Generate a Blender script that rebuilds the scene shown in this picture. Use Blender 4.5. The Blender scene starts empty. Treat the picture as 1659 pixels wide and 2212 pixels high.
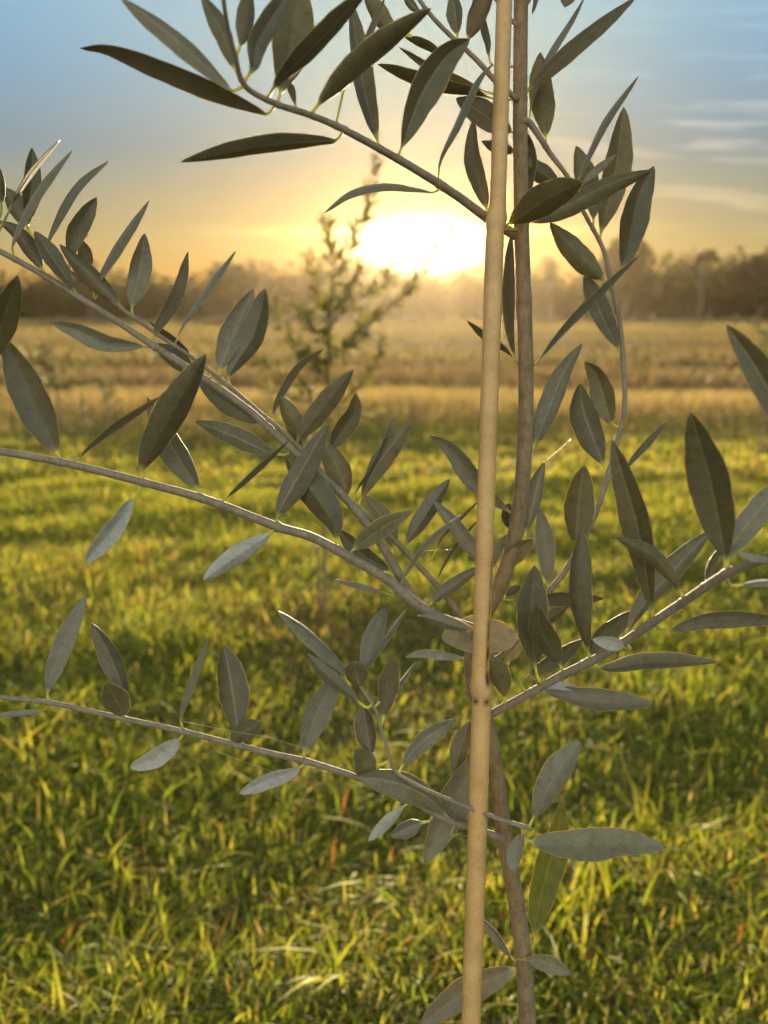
import bpy, math, random
import numpy as np
from mathutils import Vector

random.seed(7)
rng = np.random.default_rng(7)
SC = bpy.context.scene
COL = SC.collection
R = math.radians

# ------------------------------------------------------------------ camera
PITCH = R(15.8)
CAMZ = 1.0
FPX, CX, CY, K = 2400.0, 829.5, 1106.0, 1.5069
FWD = Vector((0, math.cos(PITCH), -math.sin(PITCH)))
UP = Vector((0, math.sin(PITCH), math.cos(PITCH)))
RIGHT = Vector((1, 0, 0))
CAM = Vector((0, 0, CAMZ))


def at(x, y, d):
    """photo position -> point in the place at distance d along the view axis"""
    return CAM + FWD * d + RIGHT * ((x - CX) * K / FPX * d) + UP * (-(y - CY) * K / FPX * d)


cd = bpy.data.cameras.new('camera')
cam = bpy.data.objects.new('camera', cd)
COL.objects.link(cam)
cam.location = CAM
cam.rotation_euler = (math.pi / 2 - PITCH, 0, 0)
cd.sensor_fit = 'VERTICAL'
cd.sensor_height = 36.0
cd.lens = 36.0 * FPX / 3333.0
cd.clip_start = 0.01
cd.clip_end = 5000
cd.dof.use_dof = True
cd.dof.focus_distance = 0.412
cd.dof.aperture_fstop = 6.2
SC.camera = cam

# ------------------------------------------------------------------ sky, sun
SUN_EL, SUN_AZ = R(6.5), R(2.6)
SUND = Vector((math.sin(SUN_AZ) * math.cos(SUN_EL), math.cos(SUN_AZ) * math.cos(SUN_EL), math.sin(SUN_EL)))


class NT:
    def __init__(self, tree):
        self.t = tree
        self.n = tree.nodes
        self.l = tree.links

    def new(self, typ, **kw):
        nd = self.n.new(typ)
        for k, v in kw.items():
            setattr(nd, k, v)
        return nd

    def put(self, sock, v):
        if isinstance(v, bpy.types.NodeSocket):
            self.l.new(v, sock)
        elif v is not None:
            sock.default_value = v

    def math(self, op, a, b=None, c=None, clamp=False):
        nd = self.new('ShaderNodeMath', operation=op)
        nd.use_clamp = clamp
        self.put(nd.inputs[0], a)
        if b is not None:
            self.put(nd.inputs[1], b)
        if c is not None:
            self.put(nd.inputs[2], c)
        return nd.outputs[0]

    def vmath(self, op, a, b=None, scale=None):
        nd = self.new('ShaderNodeVectorMath', operation=op)
        self.put(nd.inputs[0], a)
        if b is not None:
            self.put(nd.inputs[1], b)
        if scale is not None:
            self.put(nd.inputs['Scale'], scale)
        return nd.outputs['Value' if op in ('DOT_PRODUCT', 'LENGTH') else 'Vector']

    def mix(self, fac, a, b, blend='MIX'):
        nd = self.new('ShaderNodeMix', data_type='RGBA', blend_type=blend)
        self.put(nd.inputs[0], fac)
        self.put(nd.inputs[6], a)
        self.put(nd.inputs[7], b)
        return nd.outputs[2]

    def ramp(self, fac, stops):
        nd = self.new('ShaderNodeValToRGB')
        el = nd.color_ramp.elements
        while len(el) < len(stops):
            el.new(0.5)
        for e, (p, c) in zip(el, stops):
            e.position = p
            e.color = (*c, 1) if len(c) == 3 else c
        self.put(nd.inputs[0], fac)
        return nd.outputs[0]

    def noise(self, vec, scale, detail=2.0, rough=0.5, dist=0.0):
        nd = self.new('ShaderNodeTexNoise')
        self.put(nd.inputs['Vector'], vec)
        nd.inputs['Scale'].default_value = scale
        nd.inputs['Detail'].default_value = detail
        nd.inputs['Roughness'].default_value = rough
        nd.inputs['Distortion'].default_value = dist
        return nd.outputs['Fac']


def make_world():
    w = bpy.data.worlds.new('World')
    SC.world = w
    w.use_nodes = True
    w.node_tree.nodes.clear()
    t = NT(w.node_tree)
    out = t.new('ShaderNodeOutputWorld')
    sky = t.new('ShaderNodeTexSky', sky_type='NISHITA')
    sky.sun_disc = False
    sky.sun_elevation = SUN_EL
    sky.sun_rotation = SUN_AZ
    sky.air_density = 1.0
    sky.dust_density = 1.2
    sky.ozone_density = 2.0
    bg = t.new('ShaderNodeBackground')
    bg.inputs['Strength'].default_value = 0.05
    d = t.new('ShaderNodeTexCoord').outputs['Generated']
    sep = t.new('ShaderNodeSeparateXYZ')
    t.put(sep.inputs[0], d)
    # angle sideways from the sun and height above the horizon
    az = t.math('SUBTRACT', t.math('ARCTAN2', sep.outputs[0], sep.outputs[1]), SUN_AZ)
    el = t.math('ARCSINE', sep.outputs[2])

    def lobe(waz, wel, e0, a0=0.0, p=2.0):
        a = t.math('POWER', t.math('ABSOLUTE', t.math('DIVIDE', t.math('SUBTRACT', az, a0), waz)), p)
        e = t.math('POWER', t.math('ABSOLUTE', t.math('DIVIDE', t.math('SUBTRACT', el, e0), wel)), p)
        return t.math('POWER', 2.71828, t.math('MULTIPLY', t.math('ADD', a, e), -1.0))

    SK = SKY
    wide = lobe(*SK['wide'][:3])
    mid = lobe(*SK['mid'][:3])
    core = lobe(*SK['core'][:3], p=SK['core'][4])
    wing = lobe(*SK['wing'][:3])
    # high thin cloud: noise stretched along the horizon
    cmb = t.new('ShaderNodeCombineXYZ')
    t.put(cmb.inputs[0], t.math('MULTIPLY', az, 5.0))
    t.put(cmb.inputs[1], t.math('MULTIPLY', t.math('ADD', el, t.math('MULTIPLY', az, 0.10)), 58.0))
    n1 = t.noise(cmb.outputs[0], 1.0, 5.0, 0.55, 0.6)
    side = t.math('MULTIPLY', t.ramp(t.math('MULTIPLY_ADD', az, 1.0, 0.5), [(0.60, (0, 0, 0)), (0.82, (1, 1, 1))]), 1.0)
    hgt = lobe(3.0, 0.13, 0.17)
    cl = t.math('MULTIPLY', t.math('MULTIPLY', t.ramp(n1, [(0.50, (0, 0, 0)), (0.70, (1, 1, 1))]), side), hgt)
    # thin veil of cloud through the whole lower sky
    cmb2 = t.new('ShaderNodeCombineXYZ')
    t.put(cmb2.inputs[0], t.math('MULTIPLY', az, 3.0))
    t.put(cmb2.inputs[1], t.math('MULTIPLY', el, 22.0))
    n2 = t.noise(cmb2.outputs[0], 1.0, 4.0, 0.5, 0.4)
    veil = t.math('MULTIPLY_ADD', n2, 0.5, 0.75)

    def scaled(fac, col, k):
        nd = t.new('ShaderNodeVectorMath', operation='SCALE')
        nd.inputs[0].default_value = tuple(c * k for c in col)
        t.put(nd.inputs['Scale'], fac)
        return nd.outputs[0]

    glow = t.vmath('ADD', scaled(t.math('MULTIPLY', wide, veil), SK['wide'][3], 1), scaled(t.math('MULTIPLY', mid, veil), SK['mid'][3], 1))
    glow = t.vmath('ADD', glow, scaled(t.math('MULTIPLY', core, t.math('MAXIMUM', t.math('MULTIPLY_ADD', n2, 4.0, -1.1), 0.15)), SK['core'][3], 1))
    glow = t.vmath('ADD', glow, scaled(wing, SK['wing'][3], 1))
    cloudcol = t.mix(t.math('MULTIPLY', el, 3.2, clamp=True), (1.0, 0.62, 0.25, 1), (0.62, 0.60, 0.56, 1))
    cl_s = t.new('ShaderNodeVectorMath', operation='SCALE')
    t.put(cl_s.inputs[0], cloudcol)
    t.put(cl_s.inputs['Scale'], t.math('MULTIPLY', cl, SK['cloud']))
    glow = t.vmath('ADD', glow, cl_s.outputs[0])
    # the sky itself, slightly desaturated by high haze
    lum = t.vmath('DOT_PRODUCT', sky.outputs[0], (0.3, 0.6, 0.1))
    soft = t.math('DIVIDE', 1.0, t.math('ADD', 1.0, t.math('DIVIDE', lum, SK['soft'])))
    eld = t.math('MULTIPLY', el, 57.2958 / 90.0)
    air = t.ramp(eld, [(p / 90.0, tuple(v / 3.0 for v in c)) for p, c in SK['air']])
    # added warm fill light: brightens the half of the sky behind the viewer
    back_fill = t.math('MULTIPLY_ADD', t.ramp(t.math('MULTIPLY_ADD', sep.outputs[1], -0.5, 0.5), [(0.42, (0, 0, 0)), (0.75, (1, 1, 1))]), 1.0, 0.0)
    back_fill = t.math('MULTIPLY', back_fill, t.math('MULTIPLY_ADD', t.math('MAXIMUM', sep.outputs[2], 0.0), 1.35, 0.5))
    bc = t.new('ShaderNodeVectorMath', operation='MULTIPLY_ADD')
    t.put(bc.inputs[0], back_fill)
    bc.inputs[1].default_value = SK['back_fill']
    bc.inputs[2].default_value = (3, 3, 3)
    # thin grey-blue cloud bank over the right-hand sky
    air = t.mix(side, air, t.mix(1.0, air, (0.88, 0.94, 1.0, 1), 'MULTIPLY'))
    s1 = t.new('ShaderNodeVectorMath', operation='SCALE')
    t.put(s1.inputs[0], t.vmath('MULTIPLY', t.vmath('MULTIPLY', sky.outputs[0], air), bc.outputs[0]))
    t.put(s1.inputs['Scale'], soft)
    t.put(bg.inputs['Color'], s1.outputs[0])
    bg2 = t.new('ShaderNodeBackground')
    t.put(bg2.inputs['Color'], glow)
    bg2.inputs['Strength'].default_value = SK['glow']
    add = t.new('ShaderNodeAddShader')
    t.put(add.inputs[0], bg.outputs[0])
    t.put(add.inputs[1], bg2.outputs[0])
    t.put(out.inputs['Surface'], add.outputs[0])


# (half-width in azimuth, half-height in elevation, centre elevation, colour, power)
SKY = dict(
    wide=(0.60, 0.20, 0.03, (0.0, 0.0, 0.0)),
    mid=(0.12, 0.042, 0.080, (0.14, 0.09, 0.0)),
    core=(0.059, 0.0255, 0.0715, (3.2, 2.7, 1.7), 2.4),
    wing=(0.15, 0.006, 0.0860, (0.55, 0.42, 0.10)),
    cloud=0.20, glow=1.0, soft=2.95, back_fill=(35.0, 17.0, 8.6),
    air=[(0.0, (1.40, 1.22, 0.75)), (3.8, (1.38, 1.28, 0.98)), (7.0, (1.29, 1.29, 1.16)), (10.0, (1.02, 1.24, 1.50)), (14.0, (1.16, 1.64, 2.1)), (18.0, (1.45, 2.1, 2.5)), (40.0, (1.5, 1.5, 1.25))])
make_world()

sd = bpy.data.lights.new('sun', 'SUN')
sd.energy = 5.0
sd.angle = R(0.6)
sd.color = (1.0, 0.79, 0.52)
sun = bpy.data.objects.new('sun', sd)
COL.objects.link(sun)
sun.rotation_euler = (-SUND).to_track_quat('-Z', 'Y').to_euler()
sun.location = SUND * 50

SC.view_settings.view_transform = 'Standard'
SC.view_settings.look = 'None'
SC.view_settings.exposure = 1.5
SC.view_settings.gamma = 1.0
SC.render.engine = 'CYCLES'
SC.cycles.use_denoising = True
SC.cycles.max_bounces = 8
SC.cycles.diffuse_bounces = 3
SC.cycles.transmission_bounces = 4
SC.cycles.volume_bounces = 0
SC.cycles.caustics_reflective = False
SC.cycles.caustics_refractive = False


# ------------------------------------------------------------------ materials
def material(name):
    m = bpy.data.materials.new(name)
    m.use_nodes = True
    m.node_tree.nodes.clear()
    t = NT(m.node_tree)
    out = t.new('ShaderNodeOutputMaterial')
    return m, t, out


def bump(t, h, strength, dist):
    b = t.new('ShaderNodeBump')
    b.inputs['Strength'].default_value = strength
    b.inputs['Distance'].default_value = dist
    t.put(b.inputs['Height'], h)
    return b.outputs[0]


def mat_leaf():
    """matt olive leaf: colour from the leaf's own colour attribute, fine scurf, a little light through it"""
    m, t, out = material('olive_leaf')
    a = t.new('ShaderNodeAttribute', attribute_name='tint')
    geo = t.new('ShaderNodeTexCoord').outputs['Object']
    n = t.noise(geo, 900, 3, 0.6)
    n2 = t.noise(geo, 160, 3, 0.6)
    specks = t.ramp(t.noise(geo, 1300, 2, 0.5), [(0.60, (0, 0, 0)), (0.70, (1, 1, 1))])
    blot = t.ramp(t.noise(geo, 230, 4, 0.7), [(0.56, (0, 0, 0)), (0.66, (1, 1, 1))])
    k = t.math('MULTIPLY_ADD', n, 0.55, t.math('MULTIPLY_ADD', n2, 0.75, 0.35))
    k = t.math('ADD', k, t.math('MULTIPLY_ADD', specks, 0.28, t.math('MULTIPLY', blot, -0.22)))
    col = t.mix(1.0, a.outputs['Color'], k, 'MULTIPLY')
    nrm = bump(t, t.math('ADD', t.noise(geo, 420, 4, 0.65), t.math('MULTIPLY', n2, 1.5)), 0.35, 0.0006)
    p = t.new('ShaderNodeBsdfPrincipled')
    t.put(p.inputs['Base Color'], col)
    p.inputs['Roughness'].default_value = 0.44
    p.inputs['Specular IOR Level'].default_value = 0.42
    p.inputs['Sheen Weight'].default_value = 0.25
    p.inputs['Sheen Roughness'].default_value = 0.4
    t.put(p.inputs['Normal'], nrm)
    tr = t.new('ShaderNodeBsdfTranslucent')
    t.put(tr.inputs['Color'], t.mix(1.0, col, (1.5, 1.35, 0.45, 1), 'MULTIPLY'))
    mx = t.new('ShaderNodeMixShader')
    t.put(mx.inputs[0], t.math('MULTIPLY', a.outputs['Alpha'], 1.0))
    t.put(mx.inputs[1], p.outputs[0])
    t.put(mx.inputs[2], tr.outputs[0])
    t.put(out.inputs['Surface'], mx.outputs[0])
    return m


def mat_bark(name, c1, c2, scale, strength=0.5, spotty=0.5):
    m, t, out = material(name)
    geo = t.new('ShaderNodeTexCoord').outputs['Object']
    mp = t.new('ShaderNodeMapping')
    t.put(mp.inputs['Vector'], geo)
    mp.inputs['Scale'].default_value = (1, 1, 0.14)
    n = t.noise(mp.outputs[0], scale, 5, 0.7)
    n2 = t.noise(geo, scale * 0.22, 4, 0.6)
    n3 = t.noise(geo, scale * 1.4, 2, 0.5)
    col = t.ramp(t.math('MULTIPLY_ADD', n, 0.6, t.math('MULTIPLY', n2, 0.45)), [(0.30, c1), (0.68, c2)])
    spots = t.ramp(n3, [(0.66, (0, 0, 0)), (0.72, (1, 1, 1))])
    col = t.mix(t.math('MULTIPLY', spots, spotty), col, (0.50, 0.44, 0.33, 1))
    p = t.new('ShaderNodeBsdfPrincipled')
    t.put(p.inputs['Base Color'], col)
    p.inputs['Roughness'].default_value = 0.6
    p.inputs['Specular IOR Level'].default_value = 0.35
    p.inputs['Sheen Weight'].default_value = 0.15
    t.put(p.inputs['Normal'], bump(t, t.math('ADD', n, t.math('MULTIPLY', spots, 0.3)), strength, 0.0008))
    t.put(out.inputs['Surface'], p.outputs[0])
    return m


def mat_bamboo():
    m, t, out = material('bamboo')
    geo = t.new('ShaderNodeTexCoord').outputs['Object']
    a = t.new('ShaderNodeAttribute', attribute_name='tint')
    mp = t.new('ShaderNodeMapping')
    t.put(mp.inputs['Vector'], geo)
    mp.inputs['Scale'].default_value = (1, 1, 0.02)
    n = t.noise(mp.outputs[0], 2600, 4, 0.6)
    n2 = t.noise(geo, 60, 3, 0.6)
    n3 = t.noise(geo, 700, 2, 0.5)
    col = t.ramp(t.math('MULTIPLY_ADD', n, 0.5, t.math('MULTIPLY', n2, 0.5)), [(0.32, (0.38, 0.215, 0.082)), (0.68, (0.66, 0.415, 0.175))])
    col = t.mix(t.math('MULTIPLY', t.ramp(n3, [(0.62, (0, 0, 0)), (0.75, (1, 1, 1))]), 0.35), col, (0.30, 0.17, 0.07, 1))
    stain = t.math('MULTIPLY', a.outputs['Alpha'], t.math('MULTIPLY_ADD', t.noise(geo, 900, 3, 0.6), 1.6, 0.1), clamp=True)
    col = t.mix(stain, col, (0.07, 0.030, 0.012, 1))
    p = t.new('ShaderNodeBsdfPrincipled')
    t.put(p.inputs['Base Color'], col)
    p.inputs['Roughness'].default_value = 0.42
    p.inputs['Specular IOR Level'].default_value = 0.45
    t.put(p.inputs['Normal'], bump(t, n, 0.15, 0.0004))
    t.put(out.inputs['Surface'], p.outputs[0])
    return m


def mat_blades(name, trans, gloss=0.12, through=(1.78, 1.68, 0.6, 1), rough=0.5):
    m, t, out = material(name)
    a = t.new('ShaderNodeAttribute', attribute_name='tint')
    col = a.outputs['Color']
    df = t.new('ShaderNodeBsdfDiffuse')
    t.put(df.inputs['Color'], col)
    tr = t.new('ShaderNodeBsdfTranslucent')
    t.put(tr.inputs['Color'], t.mix(1.0, col, through, 'MULTIPLY'))
    mx = t.new('ShaderNodeMixShader')
    mx.inputs[0].default_value = trans
    t.put(mx.inputs[1], df.outputs[0])
    t.put(mx.inputs[2], tr.outputs[0])
    gl = t.new('ShaderNodeBsdfGlossy')
    gl.inputs['Roughness'].default_value = rough
    t.put(gl.inputs['Color'], t.mix(0.5, col, (0.7, 0.7, 0.6, 1)))
    fr = t.new('ShaderNodeFresnel')
    fr.inputs['IOR'].default_value = 1.35
    mx2 = t.new('ShaderNodeMixShader')
    t.put(mx2.inputs[0], t.math('MULTIPLY', fr.outputs[0], gloss * 2))
    t.put(mx2.inputs[1], mx.outputs[0])
    t.put(mx2.inputs[2], gl.outputs[0])
    t.put(out.inputs['Surface'], mx2.outputs[0])
    return m


def mat_ground():
    m, t, out = material('soil')
    geo = t.new('ShaderNodeTexCoord').outputs['Object']
    n = t.noise(geo, 0.35, 6, 0.65)
    n2 = t.noise(geo, 9, 6, 0.65)
    f = t.math('MULTIPLY_ADD', n, 0.5, t.math('MULTIPLY', n2, 0.5))
    col = t.ramp(f, [(0.34, (0.040, 0.042, 0.014)), (0.52, (0.085, 0.070, 0.028)), (0.70, (0.16, 0.125, 0.06))])
    p = t.new('ShaderNodeBsdfPrincipled')
    t.put(p.inputs['Base Color'], col)
    p.inputs['Roughness'].default_value = 0.95
    p.inputs['Specular IOR Level'].default_value = 0.1
    t.put(p.inputs['Normal'], bump(t, n2, 0.6, 0.03))
    t.put(out.inputs['Surface'], p.outputs[0])
    return m


def mat_silk():
    m, t, out = material('silk')
    p = t.new('ShaderNodeBsdfPrincipled')
    p.inputs['Base Color'].default_value = (0.85, 0.83, 0.75, 1)
    p.inputs['Roughness'].default_value = 0.25
    p.inputs['Transmission Weight'].default_value = 0.4
    t.put(out.inputs['Surface'], p.outputs[0])
    return m


M_LEAF = mat_leaf()
M_TWIG = mat_bark('olive_twig', (0.10, 0.076, 0.050), (0.28, 0.225, 0.155), 700, 0.6)
M_TRUNK = mat_bark('olive_bark', (0.080, 0.049, 0.020), (0.27, 0.195, 0.105), 600, 0.9)
M_DARKBARK = mat_bark('tree_bark', (0.05, 0.04, 0.028), (0.13, 0.10, 0.07), 9, 0.6, 0.0)
M_BAMBOO = mat_bamboo()
M_GRASS = mat_blades('grass_blade', 0.52, 0.05)
M_DRY = mat_blades('dry_grass', 0.50, 0.08, (1.75, 1.5, 0.95, 1))
M_FOLIAGE = mat_blades('tree_foliage', 0.15, 0.0)
M_SAPLEAF = mat_blades('sapling_leaf', 0.36, 0.12, rough=0.45)
M_GROUND = mat_ground()
M_SILK = mat_silk()


# ------------------------------------------------------------------ object helpers
def raw_mesh(name, verts, faces, mat, tint=None, smooth=True):
    me = bpy.data.meshes.new(name)
    me.from_pydata([tuple(v) for v in verts], [], faces)
    me.materials.append(mat)
    if tint is not None:
        at_ = me.attributes.new('tint', 'FLOAT_COLOR', 'POINT')
        at_.data.foreach_set('color', np.asarray(tint, dtype=np.float32).ravel())
    if smooth:
        me.polygons.foreach_set('use_smooth', [True] * len(me.polygons))
    me.update()
    return me


def np_mesh(name, verts, quads, tris, mat, tint, smooth=True):
    me = bpy.data.meshes.new(name)
    nq, nt_ = len(quads), len(tris)
    me.vertices.add(len(verts))
    me.vertices.foreach_set('co', np.asarray(verts, dtype=np.float32).ravel())
    loops = np.concatenate([np.asarray(quads, dtype=np.int32).ravel(), np.asarray(tris, dtype=np.int32).ravel()])
    me.loops.add(len(loops))
    me.loops.foreach_set('vertex_index', loops)
    me.polygons.add(nq + nt_)
    st = np.concatenate([np.arange(nq, dtype=np.int32) * 4, nq * 4 + np.arange(nt_, dtype=np.int32) * 3])
    me.polygons.foreach_set('loop_start', st)
    if smooth:
        me.polygons.foreach_set('use_smooth', np.ones(nq + nt_, dtype=bool))
    me.materials.append(mat)
    at_ = me.attributes.new('tint', 'FLOAT_COLOR', 'POINT')
    at_.data.foreach_set('color', np.asarray(tint, dtype=np.float32).ravel())
    me.update()
    me.validate()
    return me


def link(name, data, parent=None, loc=None):
    o = bpy.data.objects.new(name, data)
    COL.objects.link(o)
    if parent is not None:
        o.parent = parent
    if loc is not None:
        o.location = loc
    return o


def tag(o, label=None, cat=None, group=None, kind=None):
    if label:
        o['label'] = label
    if cat:
        o['category'] = cat
    if group:
        o['group'] = group
    if kind:
        o['kind'] = kind
    return o


def catmull(pts, n):
    """n+1 points through pts (numpy rows)"""
    P = np.asarray(pts, dtype=float)
    if len(P) == 2:
        s = np.linspace(0, 1, n + 1)[:, None]
        return P[0] * (1 - s) + P[1] * s
    seg = np.linalg.norm(np.diff(P, axis=0), axis=1)
    cum = np.concatenate([[0], np.cumsum(np.maximum(seg, 1e-9))])
    Q = np.vstack([2 * P[0] - P[1], P, 2 * P[-1] - P[-2]])
    out = []
    for s in np.linspace(0, cum[-1], n + 1):
        i = min(np.searchsorted(cum, s, side='right') - 1, len(P) - 2)
        u = (s - cum[i]) / (cum[i + 1] - cum[i])
        p0, p1, p2, p3 = Q[i], Q[i + 1], Q[i + 2], Q[i + 3]
        out.append(0.5 * ((2 * p1) + (-p0 + p2) * u + (2 * p0 - 5 * p1 + 4 * p2 - p3) * u * u + (-p0 + 3 * p1 - 3 * p2 + p3) * u ** 3))
    return np.array(out)


def tube(path, radii, sides=12, cap=True):
    """verts, faces of a round tube along path"""
    P = np.asarray(path, dtype=float)
    n = len(P)
    T = np.gradient(P, axis=0)
    T /= np.linalg.norm(T, axis=1)[:, None] + 1e-12
    ref = np.array([0.31, -0.92, 0.23])
    verts, faces = [], []
    for i in range(n):
        a = np.cross(T[i], ref)
        a /= np.linalg.norm(a)
        b = np.cross(T[i], a)
        for k in range(sides):
            th = 2 * math.pi * k / sides
            verts.append(P[i] + radii[i] * (math.cos(th) * a + math.sin(th) * b))
    for i in range(n - 1):
        for k in range(sides):
            k2 = (k + 1) % sides
            faces.append((i * sides + k, i * sides + k2, (i + 1) * sides + k2, (i + 1) * sides + k))
    if cap:
        faces.append(tuple(range(sides))[::-1])
        faces.append(tuple((n - 1) * sides + k for k in range(sides)))
    return verts, faces


# ------------------------------------------------------------------ ground
_w = [(rng.uniform(0, 6.28), f, rng.uniform(0, 6.28), a) for f, a in
      [(0.5, .020), (0.9, .018), (1.7, .014), (2.6, .012), (4.1, .010), (6.3, .008), (9.5, .006), (14.0, .005)]]


def gz(x, y):
    """height of the ground"""
    x = np.asarray(x, dtype=float)
    y = np.asarray(y, dtype=float)
    z = np.zeros(np.broadcast(x, y).shape)
    for th, f, ph, a in _w:
        z = z + 0.6 * a * np.sin((x * math.cos(th) + y * math.sin(th)) * f * 2.2 + ph + 0.7 * np.sin(y * f * 1.3 + ph * 2))
    s = np.clip((y - 14) / 96, 0, 1)
    return z - 1.15 * s - 0.10 * np.exp(-((y - 12) / 1.6) ** 2)


def make_ground():
    xs = np.concatenate([[-900, -400, -160], np.linspace(-70, -9, 30), np.linspace(-8, 8, 150), np.linspace(9, 70, 30), [160, 400, 900]])
    ys = np.concatenate([[-400, -100, -30, -10], np.linspace(-4, 14, 170), np.linspace(14.5, 120, 90), [180, 300, 600, 1500]])
    X, Y = np.meshgrid(xs, ys)
    Z = gz(X, Y)
    V = np.stack([X, Y, Z], -1).reshape(-1, 3)
    nx = len(xs)
    i, j = np.meshgrid(np.arange(nx - 1), np.arange(len(ys) - 1))
    q = (j * nx + i).ravel()
    quads = np.stack([q, q + 1, q + nx + 1, q + nx], -1)
    me = np_mesh('field', V, quads, np.zeros((0, 3)), M_GROUND, np.ones((len(V), 4)))
    o = link('field', me)
    tag(o, kind='structure')


make_ground()


def blades(x, y, h, w, lean, az, col, levels=3, z0=None, base_dark=None):
    """grass blades as one vertex array; col (n,3)"""
    n = len(x)
    z = gz(x, y) if z0 is None else z0
    dx, dy = np.cos(az), np.sin(az)
    face = az + rng.normal(0, 0.8, n) + math.pi / 2
    wx, wy = np.cos(face), np.sin(face)
    V, C = [], []
    tw = rng.normal(0, 0.6, n)
    for k in range(levels + 1):
        t = k / levels
        off = lean * h * t ** 1.8
        zz = z - 0.01 + h * (t - 0.42 * np.minimum(lean, 1.6) * t ** 2.2)
        cx, cy = x + dx * off, y + dy * off
        hw = w * 0.5 * (1.0 - 0.15 * (1 - t) - t ** 2.5)
        if k < levels:
            c_, s_ = np.cos(tw * t), np.sin(tw * t)
            ax, ay = wx * c_ - wy * s_, wx * s_ + wy * c_
            V.append(np.stack([cx - ax * hw, cy - ay * hw, zz - hw * 0.25], -1))
            V.append(np.stack([cx + ax * hw, cy + ay * hw, zz + hw * 0.25], -1))
            C += [col, col]
        else:
            V.append(np.stack([cx, cy, zz], -1))
            C.append(col)
    m = 2 * levels + 1
    V = np.stack(V, 1).reshape(-1, 3)
    C = np.stack(C, 1).reshape(-1, 3)
    base = np.arange(n) * m
    quads = np.concatenate([np.stack([base + 2 * k, base + 2 * k + 1, base + 2 * k + 3, base + 2 * k + 2], -1) for k in range(levels - 1)])
    tris = np.stack([base + 2 * levels - 2, base + 2 * levels - 1, base + 2 * levels], -1)
    return V, quads, tris, C


def join(parts):
    V, Q, T, C = [], [], [], []
    o = 0
    for v, q, t, c in parts:
        V.append(v)
        Q.append(q + o)
        T.append(t + o)
        C.append(c)
        o += len(v)
    C = np.concatenate(C)
    return np.concatenate(V), np.concatenate(Q), np.concatenate(T), np.concatenate([C, np.ones((len(C), 1))], 1)


def patch(x, y, f, ph):
    return np.sin(x * f + 1.3 * np.sin(y * f * 0.7 + ph)) * np.sin(y * f * 1.1 + 1.7 * np.sin(x * f * 0.6 + ph * 2) + ph)


GREEN = np.array([[0.095, 0.138, 0.024], [0.165, 0.198, 0.030], [0.235, 0.245, 0.044], [0.29, 0.275, 0.062]])
STRAW = np.array([[0.30, 0.225, 0.105], [0.23, 0.17, 0.075], [0.34, 0.265, 0.135], [0.20, 0.145, 0.06]])
RUST = np.array([[0.30, 0.11, 0.055], [0.24, 0.12, 0.06]])


def grass_colours(x, y, dry):
    n = len(x)
    g = GREEN[rng.integers(0, 4, n)] * rng.uniform(0.75, 1.25, (n, 1))
    s = STRAW[rng.integers(0, 4, n)] * rng.uniform(0.7, 1.2, (n, 1))
    r_ = RUST[rng.integers(0, 2, n)]
    u = rng.uniform(0, 1, n)
    c = np.where((u < dry)[:, None], s, g)
    return np.where((u > 0.988)[:, None], r_, c)


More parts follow.
